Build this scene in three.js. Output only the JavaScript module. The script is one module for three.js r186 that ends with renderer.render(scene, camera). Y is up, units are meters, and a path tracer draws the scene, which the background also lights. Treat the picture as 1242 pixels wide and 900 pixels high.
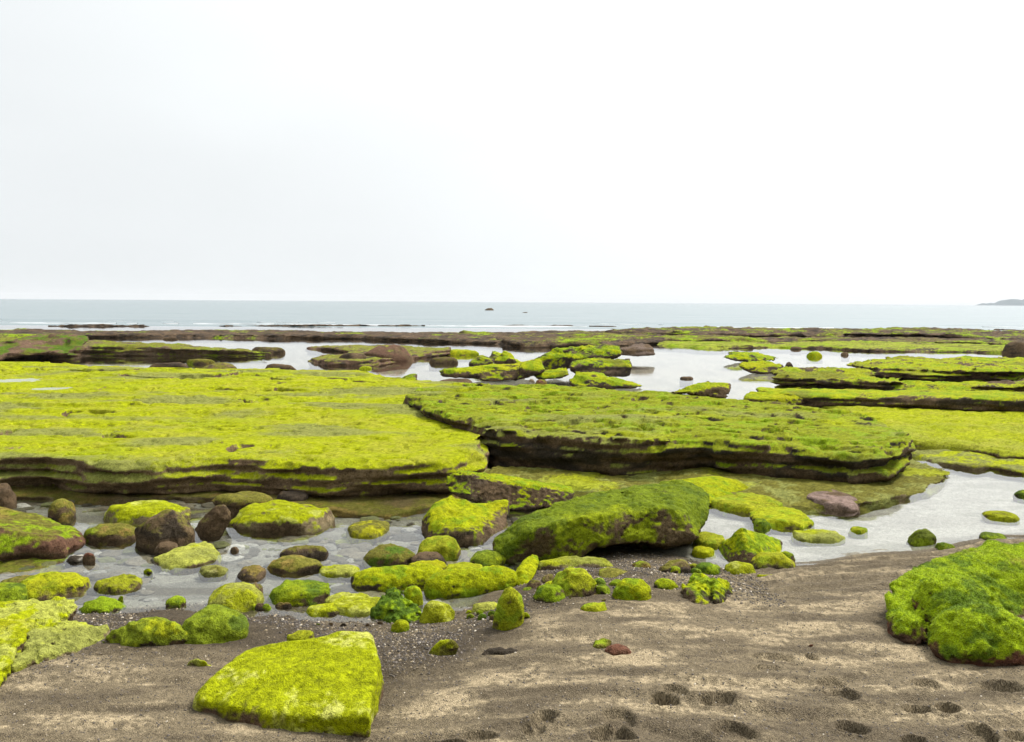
import * as THREE from 'three';
import { ConvexHull } from 'three/addons/math/ConvexHull.js';

// ---------------------------------------------------------------- camera, sky, sun, exposure
const EYE = 1.7, FOCAL = 1010, PITCH = 4.75 * Math.PI / 180, ROLL = 0.37 * Math.PI / 180;
const scene = new THREE.Scene();
const camera = new THREE.PerspectiveCamera(2 * Math.atan(450 / FOCAL) * 180 / Math.PI, 1242 / 900, 0.1, 20000);
camera.rotation.order = 'YXZ';
camera.position.set(0, EYE, 0);
camera.rotation.set(-PITCH, 0, ROLL);
camera.updateMatrixWorld();

const renderer = new THREE.WebGLRenderer({ antialias: true });
renderer.toneMapping = THREE.LinearToneMapping;
renderer.toneMappingExposure = 3.6;
renderer.shadowMap.enabled = true;

const sunDir = new THREE.Vector3(Math.sin(0.75) * Math.cos(0.82), Math.sin(0.82), -Math.cos(0.75) * Math.cos(0.82)).normalize();
const sun = new THREE.DirectionalLight(new THREE.Color(1, 0.96, 0.9), 1.5);
sun.position.copy(sunDir).multiplyScalar(60); sun.castShadow = true; sun.shadow.radius = 28;
sun.shadow.camera.left = sun.shadow.camera.bottom = -30; sun.shadow.camera.right = sun.shadow.camera.top = 30; sun.shadow.camera.far = 150;
sun.shadow.mapSize.set(2048, 2048);
sun.name = 'sun'; scene.add(sun); sun.target.position.set(0, 0, -12); scene.add(sun.target);

// ---------------------------------------------------------------- noise
let seedState = 7;
const rnd = () => { seedState = (seedState * 1664525 + 1013904223) >>> 0; return seedState / 4294967296; };
const reseed = (s) => { seedState = (s * 2654435761 + 12345) >>> 0; rnd(); rnd(); };
const TAB = new Float32Array(4096); reseed(11); for (let i = 0; i < 4096; i++) TAB[i] = rnd() * 2 - 1;
const hash3 = (x, y, z) => { let h = Math.imul(x, 374761393) + Math.imul(y, 668265263) + Math.imul(z, 2147483647 ^ 0x5bd1e995); h = Math.imul(h ^ (h >>> 13), 1274126177); return TAB[((h ^ (h >>> 16)) >>> 0) & 4095]; };
function n3(x, y, z) {
  const xi = Math.floor(x), yi = Math.floor(y), zi = Math.floor(z);
  let u = x - xi, v = y - yi, w = z - zi; u = u * u * (3 - 2 * u); v = v * v * (3 - 2 * v); w = w * w * (3 - 2 * w);
  const a = hash3(xi, yi, zi), b = hash3(xi + 1, yi, zi), c = hash3(xi, yi + 1, zi), d = hash3(xi + 1, yi + 1, zi);
  const e = hash3(xi, yi, zi + 1), f = hash3(xi + 1, yi, zi + 1), g = hash3(xi, yi + 1, zi + 1), h = hash3(xi + 1, yi + 1, zi + 1);
  const p = a + (b - a) * u, q = c + (d - c) * u, r = e + (f - e) * u, s = g + (h - g) * u;
  const t = p + (q - p) * v, k = r + (s - r) * v; return t + (k - t) * w;
}
const fbm = (x, y, z, o) => { let s = 0, a = 0.5, t = 0; for (let i = 0; i < o; i++) { s += a * n3(x, y, z); t += a; a *= 0.5; x = x * 2.03 + 17.1; y = y * 2.03 + 5.3; z = z * 2.03 + 9.7; } return s / t; };
const sst = (a, b, x) => { const t = Math.min(1, Math.max(0, (x - a) / (b - a))); return t * t * (3 - 2 * t); };
const mix = (a, b, t) => a + (b - a) * t;

// sky: even bright overcast, whiter and stronger towards the hidden sun
{
  const w = 512, h = 256, d = new Float32Array(w * h * 4);
  for (let j = 0; j < h; j++) for (let i = 0; i < w; i++) {
    const el = ((j + 0.5) / h - 0.5) * Math.PI, az = ((i + 0.5) / w - 0.5) * 2 * Math.PI;
    const x = Math.cos(el) * Math.cos(az), y = Math.sin(el), z = Math.cos(el) * Math.sin(az);
    const c = x * sunDir.x + y * sunDir.y + z * sunDir.z, g = Math.pow(Math.max(0, (c + 0.25) / 1.25), 5);
    const cl = 1 + 0.07 * fbm(x * 3, y * 9, z * 3, 4);
    const b = (0.236 + 0.33 * g + 0.7 * Math.pow(Math.max(0, c), 22) + 0.18 * Math.max(0, y) ** 2) * cl, k = (j * w + i) * 4;
    d[k] = b * (0.97 + 0.05 * g); d[k + 1] = b * 1.01; d[k + 2] = b * (1.03 - 0.04 * g); d[k + 3] = 1;
  }
  const t = new THREE.DataTexture(d, w, h, THREE.RGBAFormat, THREE.FloatType);
  t.mapping = THREE.EquirectangularReflectionMapping; t.magFilter = THREE.LinearFilter; t.needsUpdate = true;
  scene.background = t; scene.environment = t;
}

// ---------------------------------------------------------------- pixel of the photograph -> place
const V = (x, y, z) => new THREE.Vector3(x, y, z);
function rayOf(px, py) { return V((px - 621) / FOCAL, -(py - 450) / FOCAL, -1).applyEuler(camera.rotation); }
function at(px, py, h = 0) { const r = rayOf(px, py), t = (h - EYE) / r.y; return V(r.x * t, h, r.z * t); }       // where the ray meets the level h
function deep(px, py, d) { const r = rayOf(px, py), t = -d / r.z; return V(r.x * t, EYE + r.y * t, -d); }           // where the ray reaches the distance d

// ---------------------------------------------------------------- naming
const taken = {};
function numbered(n) { if (!(n in taken)) { taken[n] = 0; return n; } return n + '_' + String(++taken[n]).padStart(3, '0'); }
function tag(o, label, category, group, kind) { o.userData.label = label; o.userData.category = category; if (group) o.userData.group = group; if (kind) o.userData.kind = kind; return o; }

// ---------------------------------------------------------------- textures (grain and fine relief only)
function tileNoise(size, freq, seed) {                   // periodic value noise
  const N = freq, g = new Float32Array(N * N); reseed(seed); for (let i = 0; i < N * N; i++) g[i] = rnd();
  const o = new Float32Array(size * size);
  for (let j = 0; j < size; j++) for (let i = 0; i < size; i++) {
    const x = i / size * N, y = j / size * N, xi = Math.floor(x), yi = Math.floor(y); let u = x - xi, v = y - yi; u = u * u * (3 - 2 * u); v = v * v * (3 - 2 * v);
    const a = g[(yi % N) * N + xi % N], b = g[(yi % N) * N + (xi + 1) % N], c = g[((yi + 1) % N) * N + xi % N], d = g[((yi + 1) % N) * N + (xi + 1) % N];
    o[j * size + i] = mix(mix(a, b, u), mix(c, d, u), v);
  }
  return o;
}
function layers(size, list) { const o = new Float32Array(size * size); for (const [f, amp, s] of list) { const t = tileNoise(size, f, s); for (let i = 0; i < o.length; i++) o[i] += (t[i] - 0.5) * amp; } return o; }
function toTex(size, fn, srgb) {
  const d = new Uint8Array(size * size * 4);
  for (let i = 0; i < size * size; i++) { const c = fn(i); d[i * 4] = Math.max(0, Math.min(255, c[0] * 255)); d[i * 4 + 1] = Math.max(0, Math.min(255, c[1] * 255)); d[i * 4 + 2] = Math.max(0, Math.min(255, c[2] * 255)); d[i * 4 + 3] = 255; }
  const t = new THREE.DataTexture(d, size, size); t.wrapS = t.wrapT = THREE.RepeatWrapping; t.magFilter = THREE.LinearFilter; t.minFilter = THREE.LinearMipmapLinearFilter; t.generateMipmaps = true;
  if (srgb) t.colorSpace = THREE.SRGBColorSpace; t.needsUpdate = true; return t;
}
const S = 1024;
const mossN = layers(S, [[24, 0.3, 1], [60, 0.35, 2], [140, 0.45, 3], [300, 0.45, 4], [500, 0.3, 5]]);
const mossMap = toTex(S, (i) => { const v = 0.88 + mossN[i] * 0.55; return [v, v, v * 0.97]; }, true);
const mossBump = toTex(S, (i) => { const v = 0.5 + mossN[i] * 0.7; return [v, v, v]; });
const stoneN = layers(S, [[12, 0.4, 21], [40, 0.4, 22], [110, 0.35, 23], [260, 0.35, 24], [512, 0.25, 25]]);
const stoneMap = toTex(S, (i) => { const v = 0.86 + stoneN[i] * 0.55; return [v, v, v]; }, true);
const stoneBump = toTex(S, (i) => { const v = 0.5 + stoneN[i] * 0.7; return [v, v, v]; });
const grainA = tileNoise(S, 512, 41), grainB = tileNoise(S, 400, 42), grainC = tileNoise(S, 200, 43), grainD = tileNoise(S, 40, 44);
const sandMap = toTex(S, (i) => {
  let v = 0.82 + (grainA[i] - 0.5) * 0.55 + (grainC[i] - 0.5) * 0.3 + (grainD[i] - 0.5) * 0.14;
  if (grainB[i] > 0.86) v += 0.35; if (grainB[i] < 0.13) v -= 0.3;
  return [v * 1.0, v * 0.985, v * 0.96];
}, true);
const sandBump = toTex(S, (i) => { const v = 0.5 + (grainA[i] - 0.5) * 0.5 + (grainC[i] - 0.5) * 0.6 + (grainD[i] - 0.5) * 0.5; return [v, v, v]; });
const rippleN = layers(S, [[6, 0.6, 61], [14, 0.35, 62], [30, 0.18, 63], [70, 0.08, 64]]);
const rippleBump = toTex(S, (i) => { const v = 0.5 + rippleN[i] * 0.8; return [v, v, v]; });
const rep = (t, x, y = x) => { const c = t.clone(); c.repeat.set(x, y); c.needsUpdate = true; return c; };

const M = {
  moss: new THREE.MeshPhysicalMaterial({ name: 'moss', specularIntensity: 0.12, vertexColors: true, map: rep(mossMap, 1.6), bumpMap: rep(mossBump, 1.6), bumpScale: 0.009, roughness: 0.92 }),
  stone: new THREE.MeshPhysicalMaterial({ name: 'stone', specularIntensity: 0.35, vertexColors: true, map: rep(stoneMap, 1.4), bumpMap: rep(stoneBump, 1.4), bumpScale: 0.014, roughness: 0.8 }),
  far: new THREE.MeshPhysicalMaterial({ name: 'reef_rock', specularIntensity: 0.1, vertexColors: true, map: rep(stoneMap, 0.35), bumpMap: rep(stoneBump, 0.35), bumpScale: 0.04, roughness: 0.9 }),
  sand: new THREE.MeshPhysicalMaterial({ name: 'sand', specularIntensity: 0.2, vertexColors: true, map: rep(sandMap, 1.35), bumpMap: rep(sandBump, 1.35), bumpScale: 0.006, roughness: 0.9 }),
  pool: new THREE.MeshPhysicalMaterial({ name: 'pool_water', color: new THREE.Color(0.93, 0.95, 0.93), transmission: 1, thickness: 0, ior: 1.45, roughness: 0.03, bumpMap: rep(rippleBump, 0.5, 0.9), bumpScale: 0.0011 }),
  sea: new THREE.MeshPhysicalMaterial({ name: 'sea_water', color: new THREE.Color().setRGB(0.11, 0.155, 0.165), ior: 1.33, roughness: 0.22, bumpMap: rep(rippleBump, 0.02, 0.06), bumpScale: 0.2 }),
};

// ---------------------------------------------------------------- ground level: beach, pool beds
const shorePx = [[-900, 745], [-300, 740], [0, 742], [120, 748], [230, 744], [330, 738], [400, 746], [480, 758], [560, 748], [610, 722], [650, 696], [700, 682], [760, 676], [820, 680], [860, 690], [900, 697], [960, 692], [1100, 677], [1242, 656], [1500, 630], [2200, 610]];
const shoreW = shorePx.map(([x, y]) => { const p = at(x, y, 0); return [p.x, p.z]; });
function shoreZ(x) {
  if (x <= shoreW[0][0]) return shoreW[0][1];
  for (let i = 1; i < shoreW.length; i++) if (x <= shoreW[i][0]) { const t = (x - shoreW[i - 1][0]) / (shoreW[i][0] - shoreW[i - 1][0]); return mix(shoreW[i - 1][1], shoreW[i][1], t * t * (3 - 2 * t)); }
  return shoreW[shoreW.length - 1][1];
}
const prints = [[335, 0], [0, 0]].slice(2);
for (const [px, py, w, l, a, dp] of [[818, 832, 42, 14, 0.1, 0.02], [806, 846, 40, 16, 0.3, 0.03], [868, 846, 50, 16, -0.1, 0.028], [752, 868, 44, 22, 0.2, 0.02], [740, 893, 60, 22, 0, 0.03], [660, 868, 34, 20, 0.6, 0.025], [648, 880, 30, 14, 0.3, 0.02], [580, 882, 50, 12, 0.1, 0.018], [535, 893, 60, 16, 0, 0.03], [1022, 834, 46, 22, 0.1, 0.022], [1114, 852, 36, 14, 0.2, 0.024], [1150, 855, 32, 15, -0.2, 0.032], [1122, 822, 40, 12, 0, 0.016], [1215, 826, 50, 16, 0.1, 0.026], [1190, 886, 46, 20, 0.2, 0.026], [1236, 886, 40, 14, 0, 0.02], [1036, 876, 46, 16, 0.2, 0.022], [890, 890, 70, 26, 0.1, 0.022], [1108, 896, 40, 12, 0, 0.026], [940, 784, 60, 12, 0, 0.014], [985, 782, 18, 8, 0, 0.02], [1010, 818, 40, 12, 0, 0.012], [930, 800, 40, 8, 0, 0.01], [400, 888, 50, 14, 0, 0.018]]) {
  const c = at(px, py, 0.18), s = c.length() * 0 + (-c.z) / FOCAL; prints.push([c.x, c.z, w / 2 * s, l / 2 * s / Math.sin(Math.atan2(EYE - 0.18, -c.z)) * 1.0, a, dp]);
}
function groundBase(x, z) {
  const t = z - shoreZ(x) + 0.1 * n3(x * 1.3, 3.1, z * 0.4);
  if (t >= 0) return 0.17 * (1 - Math.exp(-t / 1.5)) + 0.008 * t;
  return -0.075 * (1 - Math.exp(t / 0.7)) - 0.15 * sst(-6, -16, t);
}
function ground(x, z) {
  let g = groundBase(x, z);
  const t = z - shoreZ(x);
  if (t > -0.6) {
    const k = sst(-0.6, 0.2, t), wx = x + 0.3 * n3(x * 0.9, 1.7, z * 1.2);
    // low erosion steps that run along the shore
    const q = z * 3.1 + 0.9 * n3(wx * 0.8, 7.7, z * 0.9) + 0.35 * n3(wx * 2.6, 2.2, z * 2.6), f = q - Math.floor(q);
    g += k * 0.024 * (f < 0.8 ? f / 0.8 : (1 - f) / 0.2) * (0.4 + 0.6 * sst(-0.2, 0.5, n3(x * 0.7, 4, z * 0.7)));
    g += k * (0.025 * fbm(x * 1.6, 0.5, z * 2.2, 3) + 0.009 * fbm(x * 7, 1.5, z * 9, 3) + 0.004 * n3(x * 30, 2.5, z * 34));
    const sh = sst(1.2, 0.1, t) * sst(0.9, 1.6, x) * k;      // ripple ridges by the right-hand shore
    if (sh > 0) { const q2 = (z - shoreZ(x)) * 17 + 0.9 * n3(x * 1.6, 9, z) + 0.25 * n3(x * 5, 19, z * 4); g += sh * 0.02 * (1 - Math.abs(Math.sin(q2 * Math.PI * 0.5))); }
    for (const [cx, cz, a, b, an, dp] of prints) {
      const dx = x - cx, dz = z - cz; if (dx * dx + dz * dz > 0.12) continue;
      const c = Math.cos(an), s = Math.sin(an), u = (dx * c + dz * s) / a, v = (-dx * s + dz * c) / b, r = Math.sqrt(u * u + v * v) + 0.35 * fbm(x * 14, 6, z * 14, 3);
      g += dp * 1.2 * (-(1 - sst(0.7, 1.0, r)) + 0.35 * sst(0.7, 1.05, r) * (1 - sst(1.05, 1.6, r)));
    }
  } else g += 0.012 * fbm(x * 2.5, 8, z * 2.5, 3) + 0.006 * n3(x * 9, 3, z * 9);
  return g;
}

// ---------------------------------------------------------------- mesher (surface nets on a grid that may be stretched)
function nets(nx, ny, nz, val, map) {
  const pos = [], idx = new Int32Array(nx * ny * nz).fill(-1), tri = [], id = (i, j, k) => (k * ny + j) * nx + i;
  const co = [[0, 0, 0], [1, 0, 0], [0, 1, 0], [1, 1, 0], [0, 0, 1], [1, 0, 1], [0, 1, 1], [1, 1, 1]];
  const ed = [[0, 1], [2, 3], [4, 5], [6, 7], [0, 2], [1, 3], [4, 6], [5, 7], [0, 4], [1, 5], [2, 6], [3, 7]];
  const offs = co.map(([a, b, c]) => (c * ny + b) * nx + a), out = [0, 0, 0];
  let count = 0;
  for (let k = 0; k < nz - 1; k++) for (let j = 0; j < ny - 1; j++) for (let i = 0; i < nx - 1; i++) {
    const o = id(i, j, k); let mask = 0;
    for (let c = 0; c < 8; c++) if (val[o + offs[c]] < 0) mask |= 1 << c;
    if (mask === 0 || mask === 255) continue;
    let x = 0, y = 0, z = 0, n = 0;
    for (const [a, b] of ed) {
      if (((mask >> a) & 1) === ((mask >> b) & 1)) continue;
      const va = val[o + offs[a]], vb = val[o + offs[b]], t = va / (va - vb), A = co[a], B = co[b];
      x += A[0] + (B[0] - A[0]) * t; y += A[1] + (B[1] - A[1]) * t; z += A[2] + (B[2] - A[2]) * t; n++;
    }
    map(i + x / n, j + y / n, k + z / n, out); pos.push(out[0], out[1], out[2]); idx[o] = count++;
  }
  const quad = (a, b, c, d, flip) => { if (a < 0 || b < 0 || c < 0 || d < 0) return; if (flip) tri.push(a, c, b, a, d, c); else tri.push(a, b, c, a, c, d); };
  for (let k = 1; k < nz - 1; k++) for (let j = 1; j < ny - 1; j++) for (let i = 1; i < nx - 1; i++) {
    const o = id(i, j, k), s = val[o] < 0;
    if (s !== (val[o + 1] < 0)) quad(idx[o], idx[o - nx], idx[o - nx - nx * ny], idx[o - nx * ny], s);
    if (s !== (val[o + nx] < 0)) quad(idx[o], idx[o - nx * ny], idx[o - nx * ny - 1], idx[o - 1], s);
    if (s !== (val[o + nx * ny] < 0)) quad(idx[o], idx[o - 1], idx[o - 1 - nx], idx[o - nx], s);
  }
  // outward winding: signed volume must be positive
  let vol = 0; for (let t = 0; t < tri.length; t += 3) { const a = tri[t] * 3, b = tri[t + 1] * 3, c = tri[t + 2] * 3; vol += pos[a] * (pos[b + 1] * pos[c + 2] - pos[b + 2] * pos[c + 1]) - pos[a + 1] * (pos[b] * pos[c + 2] - pos[b + 2] * pos[c]) + pos[a + 2] * (pos[b] * pos[c + 1] - pos[b + 1] * pos[c]); }
  if (vol < 0) for (let t = 0; t < tri.length; t += 3) { const q = tri[t + 1]; tri[t + 1] = tri[t + 2]; tri[t + 2] = q; }
  return { pos, tri };
}
let triTotal = 0;
// vertex colours from a style, uv in metres on the plane each face looks along; drops what lies deep in the ground
function finish({ pos, tri }, style, origin, sinkBelow = -0.3) {
  const g0 = new THREE.BufferGeometry(); g0.setAttribute('position', new THREE.Float32BufferAttribute(pos, 3)); g0.setIndex(tri); g0.computeVertexNormals();
  const nor = g0.attributes.normal.array, P = [], N = [], C = [], U = [], I = [], moss = [], seen = new Map(), col = [0, 0, 0];
  for (let t = 0; t < tri.length; t += 3) {
    const a = tri[t], b = tri[t + 1], c = tri[t + 2];
    if (pos[a * 3 + 1] < sinkBelow && pos[b * 3 + 1] < sinkBelow && pos[c * 3 + 1] < sinkBelow) continue;
    const sx = Math.abs(nor[a * 3] + nor[b * 3] + nor[c * 3]), sy = Math.abs(nor[a * 3 + 1] + nor[b * 3 + 1] + nor[c * 3 + 1]) * 1.2, sz = Math.abs(nor[a * 3 + 2] + nor[b * 3 + 2] + nor[c * 3 + 2]);
    const ax = sy >= sx && sy >= sz ? 1 : sx > sz ? 0 : 2;
    for (const v of [a, b, c]) {
      const key = v * 3 + ax; let q = seen.get(key);
      if (q === undefined) {
        q = P.length / 3; seen.set(key, q);
        const x = pos[v * 3], y = pos[v * 3 + 1], z = pos[v * 3 + 2], nx = nor[v * 3], ny = nor[v * 3 + 1], nz = nor[v * 3 + 2];
        P.push(x - origin.x, y - origin.y, z - origin.z); N.push(nx, ny, nz);
        moss.push(style(x, y, z, nx, ny, nz, col)); C.push(col[0], col[1], col[2]);
        U.push(ax === 0 ? z + 0.37 : x, ax === 1 ? z : y + 0.71);
      }
      I.push(q);
    }
  }
  const g = new THREE.BufferGeometry();
  g.setAttribute('position', new THREE.Float32BufferAttribute(P, 3)); g.setAttribute('normal', new THREE.Float32BufferAttribute(N, 3));
  g.setAttribute('color', new THREE.Float32BufferAttribute(C, 3)); g.setAttribute('uv', new THREE.Float32BufferAttribute(U, 2)); g.setIndex(I);
  g.userData = {}; triTotal += I.length / 3; return { g, moss };
}

// ---------------------------------------------------------------- what the rocks are made of: stone with a growth of algae that has its own patchy outline
const K = { lime: [0.31, 0.345, 0.004], yellow: [0.34, 0.335, 0.006], green: [0.19, 0.27, 0.008], deep: [0.075, 0.13, 0.012], olive: [0.15, 0.14, 0.025], pale: [0.36, 0.38, 0.07], grey: [0.21, 0.22, 0.06],
  brown: [0.125, 0.085, 0.052], dark: [0.06, 0.046, 0.034], tan: [0.25, 0.195, 0.115], red: [0.17, 0.075, 0.05], pink: [0.24, 0.17, 0.15], black: [0.05, 0.04, 0.031], ochre: [0.2, 0.14, 0.04] };
// o: moss colours a (most), b (patches), c (spots); stone colours r, s; cover: how much of the stone is grown over; up: how strongly growth keeps to what faces the sky
function style(o) {
  const { a = K.lime, b = K.green, c = K.yellow, r = K.brown, s = K.dark, cover = 0.2, up = 1, sc = 5, gray = 0, seed = 0, base = 0 } = o;
  return (x, y, z, nx, ny, nz, out) => {
    const p1 = fbm(x * sc + seed, y * sc * 1.4, z * sc, 3), p2 = fbm(x * sc * 2.7 + 40, y * sc * 3, z * sc * 2.7 + seed, 3), p3 = n3(x * 55, y * 55, z * 55);
    let m = ny * up + p1 * 0.75 + p2 * 0.55 + p3 * 0.2 + cover; m = sst(0.18, 0.42, m);
    if (base) m *= sst(base - 0.02, base + 0.02, y - groundBase(x, z) + 0.06 * p2 + 0.03 * p3);
    const tb = sst(0.02, 0.34, p2 + 0.3 * p3 + p1 * 0.4), tc = sst(0.12, 0.4, fbm(x * sc * 0.6 + 9, y, z * sc * 0.6 + 70 + seed, 3) + 0.15 * p3), tg = gray ? gray * sst(0.05, 0.35, fbm(x * 0.9 + 3, 5, z * 1.9 + seed, 4) + 0.12 * p3) : 0;
    const ts = sst(-0.15, 0.25, fbm(x * 4 + seed, y * 16, z * 4, 3)), v = 1 + 0.28 * p3 + 0.12 * p2;
    for (let i = 0; i < 3; i++) {
      let k = mix(a[i], b[i], tb); k = mix(k, c[i], tc * 0.7); k = mix(k, K.grey[i], tg);
      out[i] = Math.max(0.004, mix(mix(r[i], s[i], ts), k, m) * v);
    }
    return m;
  };
}
const ST = {
  lime: () => ({ cover: 0.25, base: 0.03 }), limeFull: () => ({ cover: 0.5, up: 0.9 }), mossy: () => ({ a: K.green, b: K.deep, c: K.lime, cover: 0.3 }),
  dark: () => ({ a: K.deep, b: K.green, c: K.olive, cover: 0.25 }), olive: () => ({ a: K.olive, b: K.ochre, c: K.green, cover: 0.1 }), brown: () => ({ a: K.olive, b: K.brown, c: K.ochre, cover: -0.35 }),
  pale: () => ({ a: K.pale, b: K.lime, c: K.grey, r: K.tan, s: K.brown, cover: 0.4 }), limetan: () => ({ a: K.lime, b: K.pale, c: K.grey, r: K.tan, s: K.brown, cover: -0.05, sc: 3 }),
  pink: () => ({ r: K.pink, s: K.brown, cover: -2 }), orange: () => ({ r: K.ochre, s: K.red, a: K.olive, cover: -0.5 }), bare: () => ({ r: K.brown, s: K.dark, cover: -2 }), white: () => ({ r: [0.6, 0.56, 0.5], s: K.black, cover: -2, sc: 12 }),
};
let styleSeed = 0;
const tint = (c, t, v) => c && c.map((q, i) => mix(q, K.olive[i] * 1.35, t) * v);
const makeStyle = (n, vary) => { const o = typeof n === 'string' ? ST[n]() : n, d = vary ? (Math.abs(hash3(Math.round(styleSeed * 100), 5, 9)) * 0.4) : 0, v = vary ? 1 + 0.14 * hash3(Math.round(styleSeed * 100), 8, 3) : 1; return style({ ...o, ...(vary ? { a: tint(o.a || K.lime, d, v), b: tint(o.b || K.green, d * 0.6, v) } : {}), seed: (styleSeed = (styleSeed + 7.31) % 97) }); };

// ---------------------------------------------------------------- rocks: rounded hulls of points, worn by noise
function planesOf(pts) { const h = new ConvexHull().setFromPoints(pts), out = []; for (const f of h.faces) if (!out.some((q) => q[0] * f.normal.x + q[1] * f.normal.y + q[2] * f.normal.z > 0.9995 && Math.abs(q[3] - f.constant) < 1e-4)) out.push([f.normal.x, f.normal.y, f.normal.z, f.constant]); return out; }
function hullDist(pl, x, y, z, k) {
  let m = -1e9; for (const q of pl) { const d = q[0] * x + q[1] * y + q[2] * z - q[3]; if (d > m) m = d; }
  if (m > 0.3 || m < -0.3) return m;
  let s = 0; for (const q of pl) { const d = q[0] * x + q[1] * y + q[2] * z - q[3]; s += Math.exp((d - m) / k); }
  return m + k * Math.log(s) - k * 0.9;
}
const smin = (a, b, k) => { const h = Math.max(k - Math.abs(a - b), 0) / k; return Math.min(a, b) - h * h * k * 0.25; };
// hulls: arrays of world points; lumps: [centre, rx, ry, rz, turn]
function rock(name, label, category, look, { hulls = [], lumps = [], cuts = [], k, rough = 0.055, fine = 0.006, strata = 0, res, mat = M.moss, group, tufts = 0, tuft, join = 0.06, vary = false, chips = 0 }) {
  const box = new THREE.Box3(); hulls.forEach((h) => h.forEach((p) => box.expandByPoint(p)));
  lumps.forEach(([c, rx, ry, rz]) => { const r = Math.max(rx, rz); box.expandByPoint(V(c.x - r, c.y - ry, c.z - r)); box.expandByPoint(V(c.x + r, c.y + ry, c.z + r)); });
  const size = box.getSize(V()), mean = (size.x + size.y + size.z) / 3, mid = box.getCenter(V());
  const dist = Math.max(2, -mid.z), R = res ?? Math.max(0.006, Math.min(dist * 0.0026, mean / 14)), amp = rough * mean, kk = k ?? mean * 0.02;
  box.expandByScalar(amp * 1.2 + fine + R * 2.5);
  const lo = box.min, hs = box.getSize(V()), nx = Math.ceil(hs.x / R) + 1, ny = Math.ceil(hs.y / R) + 1, nz = Math.ceil(hs.z / R) + 1, val = new Float32Array(nx * ny * nz), ps = hulls.map((h) => { const q = planesOf(h), c = h.reduce((s, p) => s.add(p), V(0, 0, 0)).multiplyScalar(1 / h.length); for (let i = 0; i < chips; i++) { const a = 6.283 * (Math.abs(hash3(i, Math.round(c.x * 97), Math.round(c.z * 89))) + i / chips), e = 0.25 + 0.65 * Math.abs(hash3(i + 31, Math.round(c.x * 53), Math.round(c.z * 71))), n = V(Math.cos(a) * Math.cos(e), Math.sin(e), Math.sin(a) * Math.cos(e)); let m = -1e9; for (const p of h) m = Math.max(m, n.dot(p) - n.dot(c)); q.push([n.x, n.y, n.z, n.dot(c) + m * (0.74 + 0.16 * Math.abs(hash3(i + 7, Math.round(c.x * 31), 4)))]); } return q; }), sd = styleSeed * 3.7;
  for (let c = 0, l = 0; l < nz; l++) for (let j = 0; j < ny; j++) for (let i = 0; i < nx; i++, c++) {
    const x = lo.x + i * R, y = lo.y + j * R, z = lo.z + l * R; let d = 1e9;
    for (const p of ps) { const e = hullDist(p, x, y, z, kk); d = d > 1e8 ? e : smin(d, e, join); }
    for (const [q, rx, ry, rz, an = 0] of lumps) { const ca = Math.cos(an), sa = Math.sin(an), dx = x - q.x, dz = z - q.z, u = (dx * ca + dz * sa) / rx, v = (y - q.y) / ry, w = (-dx * sa + dz * ca) / rz, len = Math.sqrt(u * u + v * v + w * w), e = (len - 1) * Math.min(rx, ry, rz); d = d > 1e8 ? e : smin(d, e, join); }
    for (const [q, rx, ry, rz] of cuts) { const u = (x - q.x) / rx, v = (y - q.y) / ry, w = (z - q.z) / rz, e = (Math.sqrt(u * u + v * v + w * w) - 1) * Math.min(rx, ry, rz); d = -smin(-d, e, join * 0.5); }
    if (d < amp * 1.3 + 0.05 && d > -amp * 1.3 - 0.05) {
      const f = 2.2 / mean; d -= amp * (fbm(x * f + sd, y * f, z * f, 3) * 0.8 + 0.55 * (0.32 - Math.abs(n3(x * f * 2.3 + sd, y * f * 2.3, z * f * 2.3))) * 1.6 + 0.22 * fbm(x * f * 6 + sd, y * f * 6, z * f * 6, 2));
      const pit = n3(x * 26 + sd, y * 26, z * 26); d -= fine * ((n3(x * 45, y * 45 + sd, z * 45) * 0.7 + (R < 0.016 ? n3(x * 95, y * 95, z * 95) * 0.4 : 0)) + (pit < -0.45 ? (pit + 0.45) * 3 : 0));
      if (strata) d -= strata * n3(x * 1.8, y * 14 + 0.8 * n3(x * 2, 1, z * 2), z * 1.8 + sd);
    }
    val[c] = d;
  }
  const gy = groundBase(mid.x, mid.z), org = V(mid.x, Math.max(lo.y, Math.min(gy, 0.5)), mid.z);
  const { g, moss } = finish(nets(nx, ny, nz, val, (a, b, c, o) => { o[0] = lo.x + a * R; o[1] = lo.y + b * R; o[2] = lo.z + c * R; }), makeStyle(look, vary), org, Math.min(gy, groundBase(mid.x, lo.z)) - 0.12);
  let o;
  if (tufts) { o = new THREE.Group(); const m = new THREE.Mesh(g, mat); m.name = 'stone'; m.castShadow = m.receiveShadow = true; o.add(m); o.add(mossTufts(g, moss, tufts, tuft)); }
  else { o = new THREE.Mesh(g, mat); o.castShadow = o.receiveShadow = true; }
  o.name = numbered(name); o.position.copy(org); scene.add(o); return tag(o, label, category, group);
}
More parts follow.
